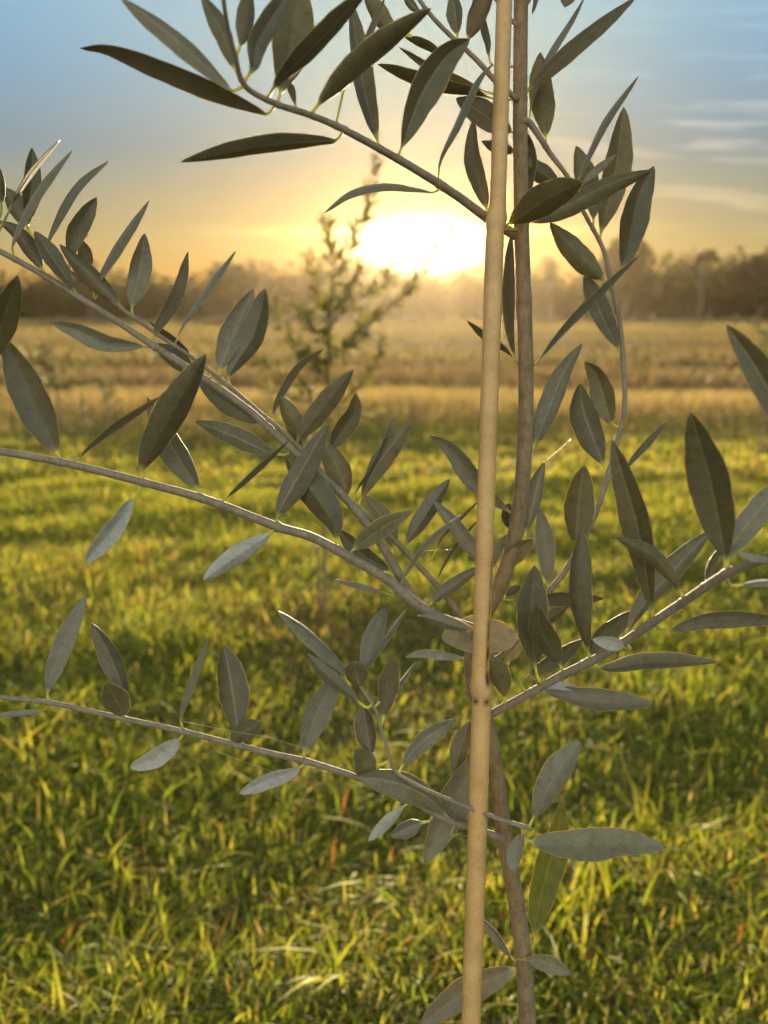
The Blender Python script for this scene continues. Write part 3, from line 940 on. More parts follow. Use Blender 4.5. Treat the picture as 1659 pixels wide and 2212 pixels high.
# (zone, points base -> tip, width, kind, options)
LV = [
    (1, [(4, 540), (-6, 420), (4, 275)], 76, 'y', {'dz': .004}),
    (1, [(45, 550), (95, 440), (200, 280), (362, 102)], 46, 's', {}),
    (1, [(165, 640), (190, 350), (192, 148)], 105, 'd', {'b': 'c'}),
    (1, [(190, 665), (120, 530), (15, 385)], 125, 'd', {'b': 'c'}),
    (1, [(95, 795), (75, 740), (130, 600), (250, 390), (433, 165)], 62, 's', {'dz': -.012}),
    (1, [(285, 800), (285, 740), (330, 640), (470, 400), (655, 228)], 64, 's', {'b': 'c'}),
    (1, [(408, 900), (440, 690), (520, 540), (580, 447)], 110, 's', {'b': 'c', 'dz': -.008}),
    (1, [(500, 940), (510, 820), (490, 700)], 92, 'd', {'b': 'c', 'dz': .012}),
    (1, [(462, 1065), (340, 850), (207, 650)], 108, 'd', {'dz': -.01}),
    (1, [(300, 900), (130, 690), (-10, 585)], 100, 'd', {'dz': .006}),
    (1, [(745, 1145), (560, 930), (357, 728)], 112, 'd', {'b': 'c'}),
    (1, [(572, 1058), (570, 990), (700, 760), (895, 467)], 72, 's', {'b': 'c', 'dz': -.015}),
    (1, [(803, 1155), (795, 1085), (840, 880), (868, 662)], 132, 's', {'b': 'c'}),
    (1, [(942, 1318), (938, 1240), (1060, 1020), (1128, 772)], 82, 's', {}),
    (1, [(1068, 1310), (1110, 1200), (1250, 1000), (1415, 768)], 52, 's', {'b': 'c'}),
    (1, [(915, 1362), (650, 1320), (450, 1240), (312, 1200)], 108, 's', {}),
    (1, [(1190, 1440), (1050, 1310), (893, 1190)], 58, 'd', {}),
    (1, [(1322, 1535), (1320, 1480), (1420, 1230), (1520, 1000)], 150, 's', {'b': 'c'}),
    (1, [(1366, 1610), (1380, 1500), (1520, 1270), (1592, 990)], 150, 's', {'b': 'c', 'dz': -.01}),
    (1, [(-60, 1490), (10, 1210), (107, 915)], 150, 'd', {'b': 'b3', 'dz': -.03}),
    (5, [(378, 742), (352, 705), (180, 330), (25, 0)], 205, 'd', {}),
    (5, [(432, 780), (440, 750), (640, 580), (985, 340)], 58, 's', {}),
    (5, [(860, 850), (862, 760), (1010, 480), (1235, 98)], 188, 'd', {'dz': -.016}),
    (5, [(1218, 965), (1190, 910), (1030, 650), (885, 352)], 165, 'd', {'dz': .02}),
    (5, [(1715, 700), (1600, 680), (1400, 590), (1172, 500)], 125, 'd', {'b': 'b2'}),
    (5, [(1312, 1010), (1330, 985), (1550, 780), (1733, 615)], 46, 's', {}),
    (5, [(835, 915), (795, 960), (690, 1130), (512, 1350)], 112, 'S', {'dz': -.012}),
    (5, [(1655, 1160), (1600, 1190), (1400, 1320), (1218, 1455)], 116, 'S', {'dz': -.012}),
    (5, [(1220, 270), (1080, 150), (935, 35)], 118, 'd', {'b': 'c'}),
    (5, [(1600, 560), (1400, 410), (1190, 260)], 130, 'd', {'b': 'b2', 'dz': .008}),
    (6, [(185, 690), (170, 620), (240, 480), (330, 350), (470, 250)], 64, 's', {'b': 'c'}),
    (6, [(380, 890), (300, 720), (205, 525)], 122, 'y', {'b': 'c', 'dz': -.004}),
    (6, [(318, 860), (312, 800), (450, 620), (645, 372)], 132, 's', {'b': 'c', 'dz': -.02}),
    (6, [(480, 900), (560, 760), (640, 640), (660, 512)], 118, 'd', {'b': 'c'}),
    (6, [(205, 1300), (200, 1230), (330, 990), (500, 690)], 150, 's', {'b': 'b3', 'dz': -.012}),
    (6, [(598, 1195), (580, 1030), (470, 810)], 155, 'y', {'b': 'c', 'dz': -.006}),
    (6, [(340, 1080), (300, 980), (290, 905)], 85, 'd', {'b': 'b2'}),
    (6, [(552, 1450), (520, 1290), (390, 1090), (240, 890)], 195, 'd', {'b': 'b3', 'dz': -.002}),
    (6, [(655, 1150), (665, 1100), (790, 900), (888, 652)], 36, 's', {'b': 'c'}),
    (6, [(675, 1200), (690, 1150), (800, 930), (990, 695)], 126, 's', {'b': 'c', 'dz': -.012}),
    (6, [(905, 1480), (830, 1280), (712, 1130)], 122, 'y', {'b': 'c'}),
    (6, [(622, 1505), (650, 1450), (830, 1320), (1002, 1222)], 118, 'y', {'b': 'b3', 'dz': -.012}),
    (10, [(890, 340), (700, 190), (555, 40)], 112, 'd', {'b': 'b2', 'dz': .004}),
    (6, [(960, 1490), (970, 1410), (1110, 1200), (1225, 1030)], 112, 's', {'b': 'c'}),
    (10, [(932, 405), (960, 310), (1080, 130), (1290, -45)], 46, 's', {'b': 'b3', 'dz': -.006}),
    (6, [(1120, 1500), (1180, 1380), (1300, 1260), (1400, 1160)], 26, 's', {'b': 'c'}),
    (6, [(1560, 1600), (1390, 1470), (1250, 1290), (1120, 1152)], 96, 's', {'b': 'trunk', 'dz': .01}),
    (6, [(1640, 1280), (1400, 1070), (1240, 860), (1103, 768)], 118, 's', {'b': 'trunk', 'dz': .01}),
    (6, [(1640, 340), (1560, 260), (1430, 175), (1327, 82)], 62, 'd', {'b': 'trunk', 'dz': .01}),
    (10, [(1150, 400), (1155, 330), (1250, 160), (1390, -10)], 32, 's', {'b': 'c'}),
    (10, [(1100, 500), (1140, 460), (1260, 370), (1420, 255)], 82, 's', {'b': 'b2', 'dz': .01}),
    (10, [(890, 445), (850, 430), (700, 385), (525, 345)], 46, 'S', {'b': 'b3'}),
    (10, [(700, 985), (580, 880), (350, 660), (190, 530)], 86, 's', {'b': 'b5'}),
    (10, [(720, 1110), (600, 1010), (470, 900), (370, 787)], 86, 's', {'b': 'b5', 'dz': -.01}),
    (10, [(690, 1000), (668, 930), (650, 835)], 140, 'y', {'b': 'b5', 'st': .05, 'dz': -.008}),
    (10, [(700, 970), (735, 800), (790, 640), (842, 505)], 122, 's', {'b': 'b5', 'dz': .012}),
    (10, [(705, 930), (800, 760), (970, 515)], 44, 's', {'b': 'b5'}),
    (10, [(350, 1415), (355, 1350), (430, 1140), (560, 900)], 165, 's', {'b': 'b4', 'dz': .014}),
    (10, [(775, 1450), (730, 1280), (700, 1090)], 132, 'd', {'b': 'b5', 'dz': .01}),
    (10, [(822, 1215), (825, 1180), (850, 1000), (893, 808)], 126, 'y', {'b': 'b5'}),
    (10, [(765, 1130), (790, 1090), (920, 970), (1022, 835)], 40, 's', {'b': 'b5'}),
    (11, [(150, 335), (125, 280), (85, 205)], 118, 'y', {'b': 'b4', 'st': .04, 'dz': -.004}),
    (10, [(1325, 830), (1200, 800), (1060, 785), (957, 808)], 68, 'S', {'b': 'trunk', 'dz': .004}),
    (10, [(1640, 700), (1400, 680), (1172, 692)], 225, 'p', {'b': 'trunk', 'free': 1, 'd0': .436, 'dz': .0, 'st': .01, 'fat': 1}),
    (10, [(1030, 560), (1120, 580), (1330, 645)], 80, 's', {'b': 'b3', 'free': 1, 'd0': .405, 'dz': .004, 'st': .02}),
    (10, [(1570, 860), (1600, 790), (1640, 715)], 80, 'p', {'b': 'trunk', 'free': 1, 'd0': .445}),
    (10, [(1555, 1085), (1530, 960), (1425, 805)], 145, 'y', {'b': 'b6', 'dz': -.014}),
    (8, [(40, 860), (140, 740), (252, 652)], 112, 'y', {'b': 'trunk', 'dz': -.008}),
    (8, [(275, 1475), (250, 1300), (240, 1050), (258, 812)], 192, 'd', {'b': 'b6', 'dz': -.004}),
    (8, [(448, 1468), (380, 1350), (290, 1190), (283, 1052)], 150, 'y', {'b': 'b6', 'dz': -.016}),
    (8, [(575, 1360), (575, 1290), (530, 1000), (540, 580)], 136, 'd', {'b': 'b6', 'dz': -.004}),
    (8, [(545, 700), (510, 640), (525, 430), (557, 210)], 182, 'y', {'b': 'b7', 'dz': -.008, 'st': .03}),
    (8, [(190, 660), (240, 480), (280, 310), (318, 188)], 102, 's', {'b': 'trunk', 'dz': .012}),
    (8, [(320, 960), (318, 700), (288, 475)], 118, 's', {'b': 'b7'}),
    (8, [(108, 620), (100, 540), (103, 438)], 92, 'd', {'b': 'trunk', 'dz': .01}),
    (8, [(20, 870), (30, 720), (95, 625)], 66, 's', {'b': 'trunk', 'dz': .006}),
    (8, [(60, 1010), (110, 980), (170, 935)], 70, 'd', {'b': 'trunk', 'dz': .01}),
    (7, [(770, 1560), (850, 1460), (950, 1350), (1057, 1230)], 56, 'b', {'b': 'b7', 'dz': -.004}),
    (8, [(70, 1016), (170, 1018), (400, 1010), (675, 1010)], 84, 's', {'b': 'trunk', 'dz': .004}),
    (8, [(190, 1270), (320, 1150), (470, 1045)], 76, 'd', {'b': 'b7'}),
    (8, [(952, 1125), (955, 1040), (880, 600), (722, 55)], 165, 'd', {'b': 'b6', 'dz': -.01}),
    (8, [(1150, 1030), (1130, 960), (980, 760), (745, 638)], 100, 'y', {'b': 'b6', 'dz': -.01}),
    (8, [(780, 1270), (900, 1060), (1100, 830), (1320, 600)], 138, 's', {'b': 'b6', 'dz': .02}),
    (8, [(540, 1390), (640, 1270), (740, 1180), (870, 1078)], 112, 'd', {'b': 'b6', 'dz': .012}),
    (8, [(180, 1500), (350, 1400), (550, 1255)], 100, 'd', {'b': 'b6', 'dz': .012}),
    (8, [(1385, 840), (1395, 720), (1310, 300), (1195, -110)], 235, 'd', {'b': 'b6', 'dz': -.012}),
    (8, [(1400, 830), (1440, 700), (1600, 480), (1800, 250)], 155, 'b', {'b': 'b6', 'dz': .016}),
    (8, [(1265, 930), (1310, 830), (1372, 700)], 72, 'd', {'b': 'b6', 'dz': .012}),
    (8, [(1720, 800), (1620, 775), (1480, 742)], 60, 'S', {'b': 'b6', 'dz': -.004}),
    (8, [(1440, 930), (1520, 925), (1620, 912), (1780, 905)], 62, 's', {'b': 'b6', 'dz': .006}),
    (8, [(1000, 1190), (1080, 1192), (1300, 1130), (1560, 1125), (1790, 1150)], 104, 's', {'b': 'b6', 'dz': .004}),
    (8, [(600, 1425), (700, 1428), (950, 1395), (1362, 1392)], 102, 's', {'b': 'b6', 'dz': .006}),
    (8, [(830, 1315), (740, 1285), (605, 1255)], 80, 'S', {'b': 'b6', 'dz': -.01}),
    (0, [(1150, 1492), (1190, 1495), (1290, 1513), (1412, 1520)], 47, 's', {'b': 'b6', 'dz': .006}),
    (0, [(1160, 1490), (1200, 1482), (1258, 1490)], 18, 'S', {'b': 'b6', 'dz': .008}),
    (7, [(1900, 1560), (1750, 1230), (1580, 910), (1408, 655)], 175, 'd', {'b': 'b6', 'free': 1, 'd0': .30, 'dz': .0}),
    (7, [(255, 900), (300, 850), (500, 620), (890, 240)], 64, 's', {'b': 'trunk', 'dz': -.006}),
    (7, [(165, 900), (135, 830), (110, 600), (120, 110)], 78, 'd', {'b': 'trunk', 'dz': .006}),
    (7, [(240, 1420), (330, 1200), (430, 950), (545, 770)], 132, 's', {'b': 'trunk', 'dz': .01}),
    (7, [(745, 1275), (715, 1230), (640, 980), (558, 875)], 140, 'y', {'b': 'b7', 'dz': -.004}),
    (7, [(675, 1545), (660, 1470), (560, 1200), (530, 1010)], 178, 'd', {'b': 'b7', 'dz': .01}),
    (7, [(767, 855), (740, 760), (640, 560), (558, 355)], 130, 'd', {'b': 'b7', 'dz': .008}),
    (7, [(700, 420), (600, 320), (470, 180), (350, 45)], 138, 'y', {'b': 'b7', 'dz': -.006}),
    (4, [(765, 1660), (815, 1500), (880, 1200), (975, 995)], 165, 'd', {'b': 'b7', 'dz': -.004}),
    (4, [(648, 1450), (660, 1380), (740, 1050), (793, 640)], 170, 'y', {'b': 'b7', 'dz': .012}),
    (4, [(520, 1120), (560, 990), (690, 720), (880, 457)], 58, 's', {'b': 'b8'}),
    (4, [(620, 1370), (610, 1200), (560, 1030), (507, 875)], 132, 'd', {'b': 'b7', 'dz': .006}),
    (4, [(490, 1150), (560, 1090), (640, 1020), (745, 930)], 62, 's', {'b': 'b8', 'dz': -.004}),
    (4, [(150, 1360), (420, 1250), (700, 1110), (965, 1022)], 118, 'd', {'b': 'trunk', 'dz': -.03}),
    (4, [(70, 1370), (200, 1280), (350, 1180), (550, 1090)], 172, 'd', {'b': 'trunk', 'dz': -.05}),
    (4, [(195, 590), (250, 510), (480, 290), (870, -20)], 92, 'd', {'b': 'trunk', 'dz': -.05}),
    (4, [(225, 720), (245, 600), (350, 350), (480, 130), (560, -20)], 56, 's', {'b': 'trunk', 'dz': .006}),
    (4, [(332, 875), (320, 720), (300, 520), (292, 312)], 152, 'y', {'b': 'b8'}),
    (4, [(300, -130), (270, -30), (243, 85)], 34, 'd', {'b': 'b11', 'dz': -.01}),
    (4, [(520, -180), (470, -40), (440, 45)], 115, 'd', {'b': 'b11', 'dz': .0}),
    (4, [(130, 920), (260, 1010), (415, 1108)], 112, 'd', {'b': 'trunk', 'dz': .012}),
    (4, [(205, 720), (235, 950), (215, 1210)], 74, 'd', {'b': 'trunk', 'dz': .008}),
    (2, [(1690, 800), (1640, 848), (1560, 850), (1200, 880), (715, 972)], 98, 's', {'b': 'b1', 'dz': -.012}),
    (2, [(1275, 660), (1235, 685), (1140, 640), (700, 450), (300, 300), (110, 290)], 112, 's', {'b': 'b1', 'dz': -.012}),
    (2, [(1075, 530), (1030, 545), (950, 480), (700, 250), (350, -20)], 108, 's', {'b': 'b1', 'dz': -.01}),
    (2, [(1050, 480), (1025, 380), (970, 200), (840, -30)], 112, 'd', {'b': 'b1', 'dz': .006}),
    (2, [(1100, 500), (1150, 400), (1180, 240), (1330, 0), (1420, -120)], 125, 'd', {'b': 'b1', 'dz': .0}),
    (2, [(1055, 350), (1085, 240), (1110, 100), (1140, -80)], 112, 'd', {'b': 'b1', 'dz': .01}),
    (2, [(1305, 625), (1325, 500), (1375, 250), (1440, -150)], 250, 'y', {'b': 'b1', 'dz': .02}),
    (2, [(1235, 595), (1310, 480), (1500, 290), (1700, 80), (1860, -80)], 115, 'd', {'b': 'b1', 'dz': -.012}),
    (2, [(1405, 655), (1385, 550), (1345, 470)], 60, 'd', {'b': 'b1', 'dz': .012}),
    (3, [(205, 715), (240, 640), (480, 400), (740, 190), (930, 50)], 135, 'd', {'b': 'b1', 'dz': -.01}),
    (3, [(615, 905), (595, 800), (520, 500), (440, -10)], 128, 'd', {'b': 'b1', 'dz': .012}),
    (3, [(370, 745), (385, 620), (430, 460), (520, 280), (655, -20)], 52, 's', {'b': 'b1', 'dz': .006, 'st': .3}),
    (3, [(720, 960), (745, 900), (860, 590), (1010, 350), (1160, 235)], 185, 'd', {'b': 'b1', 'dz': -.008}),
    (3, [(975, 1090), (985, 960), (1080, 760), (1200, 500), (1300, 380)], 58, 's', {'b': 'b1', 'dz': -.008}),
    (3, [(990, 1125), (940, 1155), (850, 1140), (650, 1120), (450, 1165), (285, 1280)], 58, 's', {'b': 'b1', 'dz': -.012}),
    (3, [(1270, 1300), (1250, 1200), (1180, 950), (1182, 710)], 108, 'd', {'b': 'b1', 'dz': .014}),
    (3, [(1480, 810), (1320, 740), (1200, 660), (1078, 590)], 155, 'd', {'b': 'trunk', 'dz': .015}),
    (3, [(1450, 905), (1320, 885), (1230, 848)], 76, 'd', {'b': 'trunk', 'dz': .02}),
    (3, [(1330, 600), (1200, 560), (1000, 530), (800, 470), (605, 385)], 88, 'd', {'b': 'trunk', 'dz': .014}),
    (3, [(1290, 560), (1080, 480), (930, 420), (735, 285)], 68, 'd', {'b': 'trunk', 'dz': .016}),
    (3, [(1060, 350), (900, 275), (770, 225)], 70, 'd', {'b': 'b9', 'dz': .01}),
    (3, [(810, 215), (690, 175), (580, 40), (520, -60)], 110, 'y', {'b': 'b9', 'free': 1, 'd0': .39, 'dz': .006}),
    (3, [(1062, 280), (1080, 150), (1060, -50)], 98, 'd', {'b': 'b9', 'dz': .006}),
    (3, [(1150, 260), (1190, 140), (1260, 0), (1310, -80)], 112, 'd', {'b': 'b9', 'dz': .008}),
    (3, [(1295, 390), (1270, 250), (1225, 90), (1190, -20)], 62, 'y', {'b': 'trunk', 'dz': .004}),
    (3, [(880, 75), (840, 55), (760, -40)], 66, 'd', {'b': 'b9', 'dz': .0}),
    (3, [(1215, -60), (1180, 40), (1143, 108)], 44, 'd', {'b': 'b10', 'dz': .0}),
    (11, [(310, 318), (330, 270), (430, 160), (578, 62)], 88, 's', {'b': 'b5', 'dz': .006}),
    (11, [(590, 380), (590, 250), (650, 70)], 92, 's', {'b': 'trunk', 'dz': .0}),
    (11, [(560, 560), (430, 440), (270, 370), (95, 345)], 135, 's', {'b': 'b4', 'dz': -.02}),
    (11, [(760, 180), (640, 340), (530, 540), (422, 765)], 165, 's', {'b': 'trunk', 'dz': -.004}),
    (11, [(350, 460), (250, 560), (148, 662)], 74, 'S', {'b': 'b4', 'dz': .0}),
    (11, [(450, 560), (380, 580), (258, 640)], 80, 's', {'b': 'b4', 'dz': .0}),
    (11, [(555, 632), (620, 618), (760, 600)], 55, 'd', {'b': 'b4', 'dz': .008}),
    (11, [(935, 600), (955, 555), (1060, 350), (1190, 165)], 132, 's', {'b': 'b5', 'dz': -.004}),
    (11, [(920, 610), (905, 635), (870, 720), (855, 815)], 78, 's', {'b': 'b5', 'dz': -.01}),
    (11, [(905, 635), (960, 665), (1200, 685), (1400, 668), (1615, 692)], 148, 's', {'b': 'b5', 'dz': -.008}),
    (11, [(960, 1175), (972, 1050), (1015, 850), (1075, 640), (1098, 460)], 150, 'Y', {'b': 'trunk', 'dz': .025}),
    (11, [(882, 1258), (840, 1215), (770, 1120), (690, 1030)], 58, 's', {'b': 'trunk', 'dz': .0}),
    (11, [(870, 1240), (960, 1245), (1060, 1270), (1145, 1312)], 78, 's', {'b': 'trunk', 'dz': -.02}),
    (11, [(885, 1275), (840, 1300), (620, 1400), (395, 1570)], 132, 's', {'b': 'trunk', 'dz': .006}),
    (9, [(305, 882), (290, 815), (380, 560), (520, 250)], 118, 's', {}),
    (9, [(735, 990), (738, 830), (650, 600), (550, 420)], 125, 'd', {'dz': .008}),
    (9, [(745, 995), (710, 900), (635, 780)], 150, 'y', {'st': .04, 'dz': -.01}),
    (9, [(1105, 1052), (1088, 980), (1160, 780), (1253, 505)], 62, 's', {}),
    (9, [(1440, 1155), (1425, 1050), (1390, 800), (1345, 556)], 185, 'd', {'dz': .01}),
    (9, [(1440, 1155), (1430, 1100), (1565, 1015)], 128, 'y', {'st': .04, 'dz': -.008}),
    (9, [(310, 925), (250, 945), (120, 965), (-60, 985)], 44, 'S', {}),
    (9, [(1098, 1100), (1070, 1125), (930, 1230), (780, 1288)], 114, 'S', {'dz': -.01}),
    (0, [(662, 1656), (630, 1668), (580, 1686), (517, 1714)], 32, 'S', {'b': 'b4', 'dz': -.01}),
]

KIND = {  # colour of the side turned to the camera, of the other side, light let through
    'd': ((0.094, 0.077, 0.034), (0.17, 0.155, 0.11), 0.10),
    's': ((0.150, 0.132, 0.082), (0.09, 0.09, 0.05), 0.10),
    'S': ((0.29, 0.285, 0.26), (0.12, 0.13, 0.07), 0.08),  # silver side painted paler, for leaves that look brightly lit
    'y': ((0.125, 0.106, 0.048), (0.20, 0.19, 0.12), 0.22),
    'b': ((0.20, 0.175, 0.12), (0.16, 0.15, 0.09), 0.15),
    'p': ((0.33, 0.28, 0.19), (0.30, 0.26, 0.17), 0.20),
    'Y': ((0.15, 0.165, 0.016), (0.20, 0.21, 0.02), 0.45),
}

# the base of the tree: where its stem meets the ground
_p = np.array(at(1150, 2330, .455))
TREE_BASE = np.array([_p[0] + 0.004, _p[1] + 0.01, float(gz(_p[0], _p[1]))])
tree = link('olive_tree', None, loc=TREE_BASE)
tag(tree, 'young olive tree in front tied to nothing, silver green leaves on thin branches beside a bamboo stake', 'tree')
tree['label'] = 'sharp young olive tree in front, silvery leaves on thin branches beside the bamboo stake'

SAMP = {}
OBJ = {}
for nm, (pts, d0, d1, w0, w1) in BR.items():
    n = 30 + 12 * len(pts)
    D = catmull(pts, n)
    seg = np.concatenate([[0], np.cumsum(np.linalg.norm(np.diff(D, axis=0), axis=1))])
    u = seg / seg[-1]
    dep = d0 + (d1 - d0) * u
    if nm == 'b6':
        dep = d0 + (d1 - d0) * u ** 1.2
    W3 = np.array([at(x, y, d) for (x, y), d in zip(D, dep)])
    wpx = w0 + (w1 - w0) * u ** 0.8
    rad = wpx * K / FPX * dep
    SAMP[nm] = (D, dep)
    if nm == 'b5':
        rad[:8] *= np.linspace(0.35, 1, 8)
    if nm == 'trunk':
        low = np.array([TREE_BASE + (W3[0] - TREE_BASE) * s for s in np.linspace(-0.05, 0.97, 14)])
        W3 = np.vstack([low, W3])
        rad = np.concatenate([np.linspace(rad[0] * 1.25, rad[0], 14), rad])
    # knots where leaves leave the wood
    o14 = 14 if nm == 'trunk' else 0
    for z_, p_, w_, k_, op_ in LV:
        if op_.get('free') or ('b' in op_ and op_['b'] != nm):
            continue
        dd_ = np.linalg.norm(D - np.array(zD(z_, p_[0])), axis=1)
        i_ = int(np.argmin(dd_))
        if dd_[i_] < 16:
            rad[o14 + i_] *= 1.16 if nm != 'trunk' else 1.05
    v, f = tube(W3, rad, 14)
    me = raw_mesh('trunk' if nm == 'trunk' else 'branch', np.array(v) - TREE_BASE, f, M_TRUNK if nm == 'trunk' else M_TWIG)
    OBJ[nm] = link('trunk' if nm == 'trunk' else 'branch', me, tree)


def make_leaf(z, pts, width, kind, opt):
    k = ZN[z][2]
    P = np.array([zD(z, p) for p in pts])
    width *= k * (0.78 if width < 75 and z else 1.0)
    # the branch it leaves
    best = None
    for nm, (D, dep) in SAMP.items():
        if 'b' in opt and nm != opt['b']:
            continue
        d = np.linalg.norm(D - P[0], axis=1)
        i = int(np.argmin(d))
        if best is None or d[i] < best[0]:
            best = (d[i], nm, i)
    dist, nm, i = best
    D, dep = SAMP[nm]
    d0 = opt.get('d0', dep[i])
    if not opt.get('free'):
        if dist < 14:
            P[0] = D[i]
        else:
            P = np.vstack([D[i], P])
    n = 30
    C2 = catmull(P, n)
    seg = np.concatenate([[0], np.cumsum(np.linalg.norm(np.diff(C2, axis=0), axis=1))])
    Lpx = seg[-1]
    u = seg / Lpx
    Lr = Lpx * K / FPX * d0
    dz = opt.get('dz', None)
    if dz is None:
        dz = random.uniform(-0.2, 0.2) * Lr
    else:
        dz += random.uniform(-0.04, 0.04) * Lr
    bow = random.uniform(-0.05, 0.05) * Lr
    dd = d0 + dz * u + bow * np.sin(math.pi * u)
    C3 = np.array([at(x, y, q) for (x, y), q in zip(C2, dd)])
    st = opt.get('st', None)
    if st is None:
        st = min(0.16, max(0.05, 0.0055 / Lr))
    if not opt.get('free') and dist >= 14:
        st += dist / Lpx
    wr = width * K / FPX * d0           # width as seen
    Wr = max(wr * 1.03, min(0.17 * Lr, 0.0125))
    phi0 = math.acos(min(1, wr / Wr))
    if kind == 'S':
        sign = 1
    else:
        sign = random.choice((-1, 1))
    T = np.gradient(C3, axis=0)
    T /= np.linalg.norm(T, axis=1)[:, None]
    camv = np.array(CAM) - C3
    camv /= np.linalg.norm(camv, axis=1)[:, None]
    vs = np.array([-1, -0.93, -0.5, -0.12, 0, 0.12, 0.5, 0.93, 1.0])
    m = len(vs)
    A, B, TA, TB = [], [], [], []
    ca, cb, tr = KIND[kind]
    jit = random.uniform(0.86, 1.16)
    ca = np.array(ca) * jit * np.array([random.uniform(0.96, 1.05), 1, random.uniform(0.92, 1.08)])
    cb = np.array(cb) * jit
    edge = np.array((0.62, 0.54, 0.26))  # pale leaf margin, brightened further to imitate sun glow along the rim
    stalk = np.array((0.40, 0.42, 0.12))
    ske = random.uniform(0.80, 1.12)
    tw = random.uniform(-0.35, 0.35)
    curl = random.uniform(0.20, 0.55) * random.choice((1, 1, -1)) * (wr / Wr) ** 1.5
    wav = random.uniform(0, 6.28)
    vein = random.uniform(0.02, 0.17)
    fold = random.choice((2.0, 1.15, 1.15))     # rolled, or folded along the midrib
    if fold < 2 and random.random() < 0.4:
        curl *= -1
    side_prev = None
    for j in range(n + 1):
        t, c = T[j], camv[j]
        s = np.cross(t, c)
        ln = np.linalg.norm(s)
        s = s / ln if ln > 1e-4 else side_prev
        if side_prev is not None and np.dot(s, side_prev) < 0:
            s = -s
        side_prev = s
        nn = np.cross(s, t)
        if np.dot(nn, c) < 0:
            nn = -nn
        if kind == 'S' and j == n // 2:
            pass
        phi = sign * phi0 + tw * (u[j] - 0.5) * (1 if phi0 < 0.5 else 0.3)
        wd = s * math.cos(phi) + nn * math.sin(phi)
        nd = nn * math.cos(phi) - s * math.sin(phi)
        b = (u[j] - st) / (1 - st)
        if b <= 0:
            hw = 0.00062 + 0.0003 * (1 - u[j] / max(st, 1e-4))
            th = 0.00055
            pet = 1.0
        else:
            if opt.get('fat'):
                prof = max(4 * b * (1 - b), 0) ** 0.72 * (1 + 0.05 * math.sin(b * 13))
            else:
                prof = (math.sin(math.pi * b ** ske)) ** (0.58 if kind == 'S' else 0.72) if b < 1 else 0
                prof = max(prof, 0) * (1 + 0.03 * math.sin(b * 17 + wav) + 0.015 * math.sin(b * 41 + wav * 3))
            hw = max(Wr * 0.5 * prof, 0.0006 * max(0, 1 - b * 2.5), 0.00012)
            th = min(0.00032, 0.25 * hw + 0.00008)
            pet = max(0.0, 1 - b / 0.05)
        for q in vs:
            cz = -curl * hw * abs(q) ** fold * (0 if pet > 0.5 else 1)
            rib = (0.00030 if abs(q) < 0.06 else 0) * (1 - pet) * (1 - max(b, 0)) ** 0.5 if b > 0 else 0
            e = (1 - q * q) ** 0.5
            pos = C3[j] + wd * (q * hw) + nd * cz
            sgn = 1 if kind in 'sSp' else -0.7
            A.append(pos + nd * (th * (0.25 + 0.75 * e) + rib * sgn))
            B.append(pos - nd * (th * (0.25 + 0.75 * e) + rib * 0.5))
            rim = 1.0 if abs(q) > 0.95 else 0.0
            mid = 1.0 if abs(q) < 0.05 else 0.0
            for lst, cc in ((TA, ca), (TB, cb)):
                c4 = cc * (1 - 0.65 * rim - vein * mid) + edge * (0.65 * rim + vein * mid)
                c4 = c4 * (1 - pet) + stalk * pet
                lst.append((*c4, max(tr, 0.74 * rim, 0.45 * pet)))
    o = len(A)
    V = np.array(A + B) - TREE_BASE
    F = []
    for j in range(n):
        for q in range(m - 1):
            a = j * m + q
            F.append((a, a + 1, a + m + 1, a + m))
            F.append((o + a, o + a + m, o + a + m + 1, o + a + 1))
        a = j * m
        F.append((a, a + m, o + a + m, o + a))
        a = j * m + m - 1
        F.append((a, o + a, o + a + m, a + m))
    F.append(tuple(n * m + q for q in range(m)) + tuple(o + n * m + q for q in range(m - 1, -1, -1)))
    me = raw_mesh('leaf', V, F, M_LEAF, TA + TB)
    return link('leaf', me, OBJ[nm])


for row in LV:
    lf = make_leaf(*row)
    if row[3] == 'Y':
        lf['label'] = 'yellowing leaf with dark blotches lit through from behind'
    elif row[3] == 'p':
        lf['label'] = 'broad pale dry leaf'


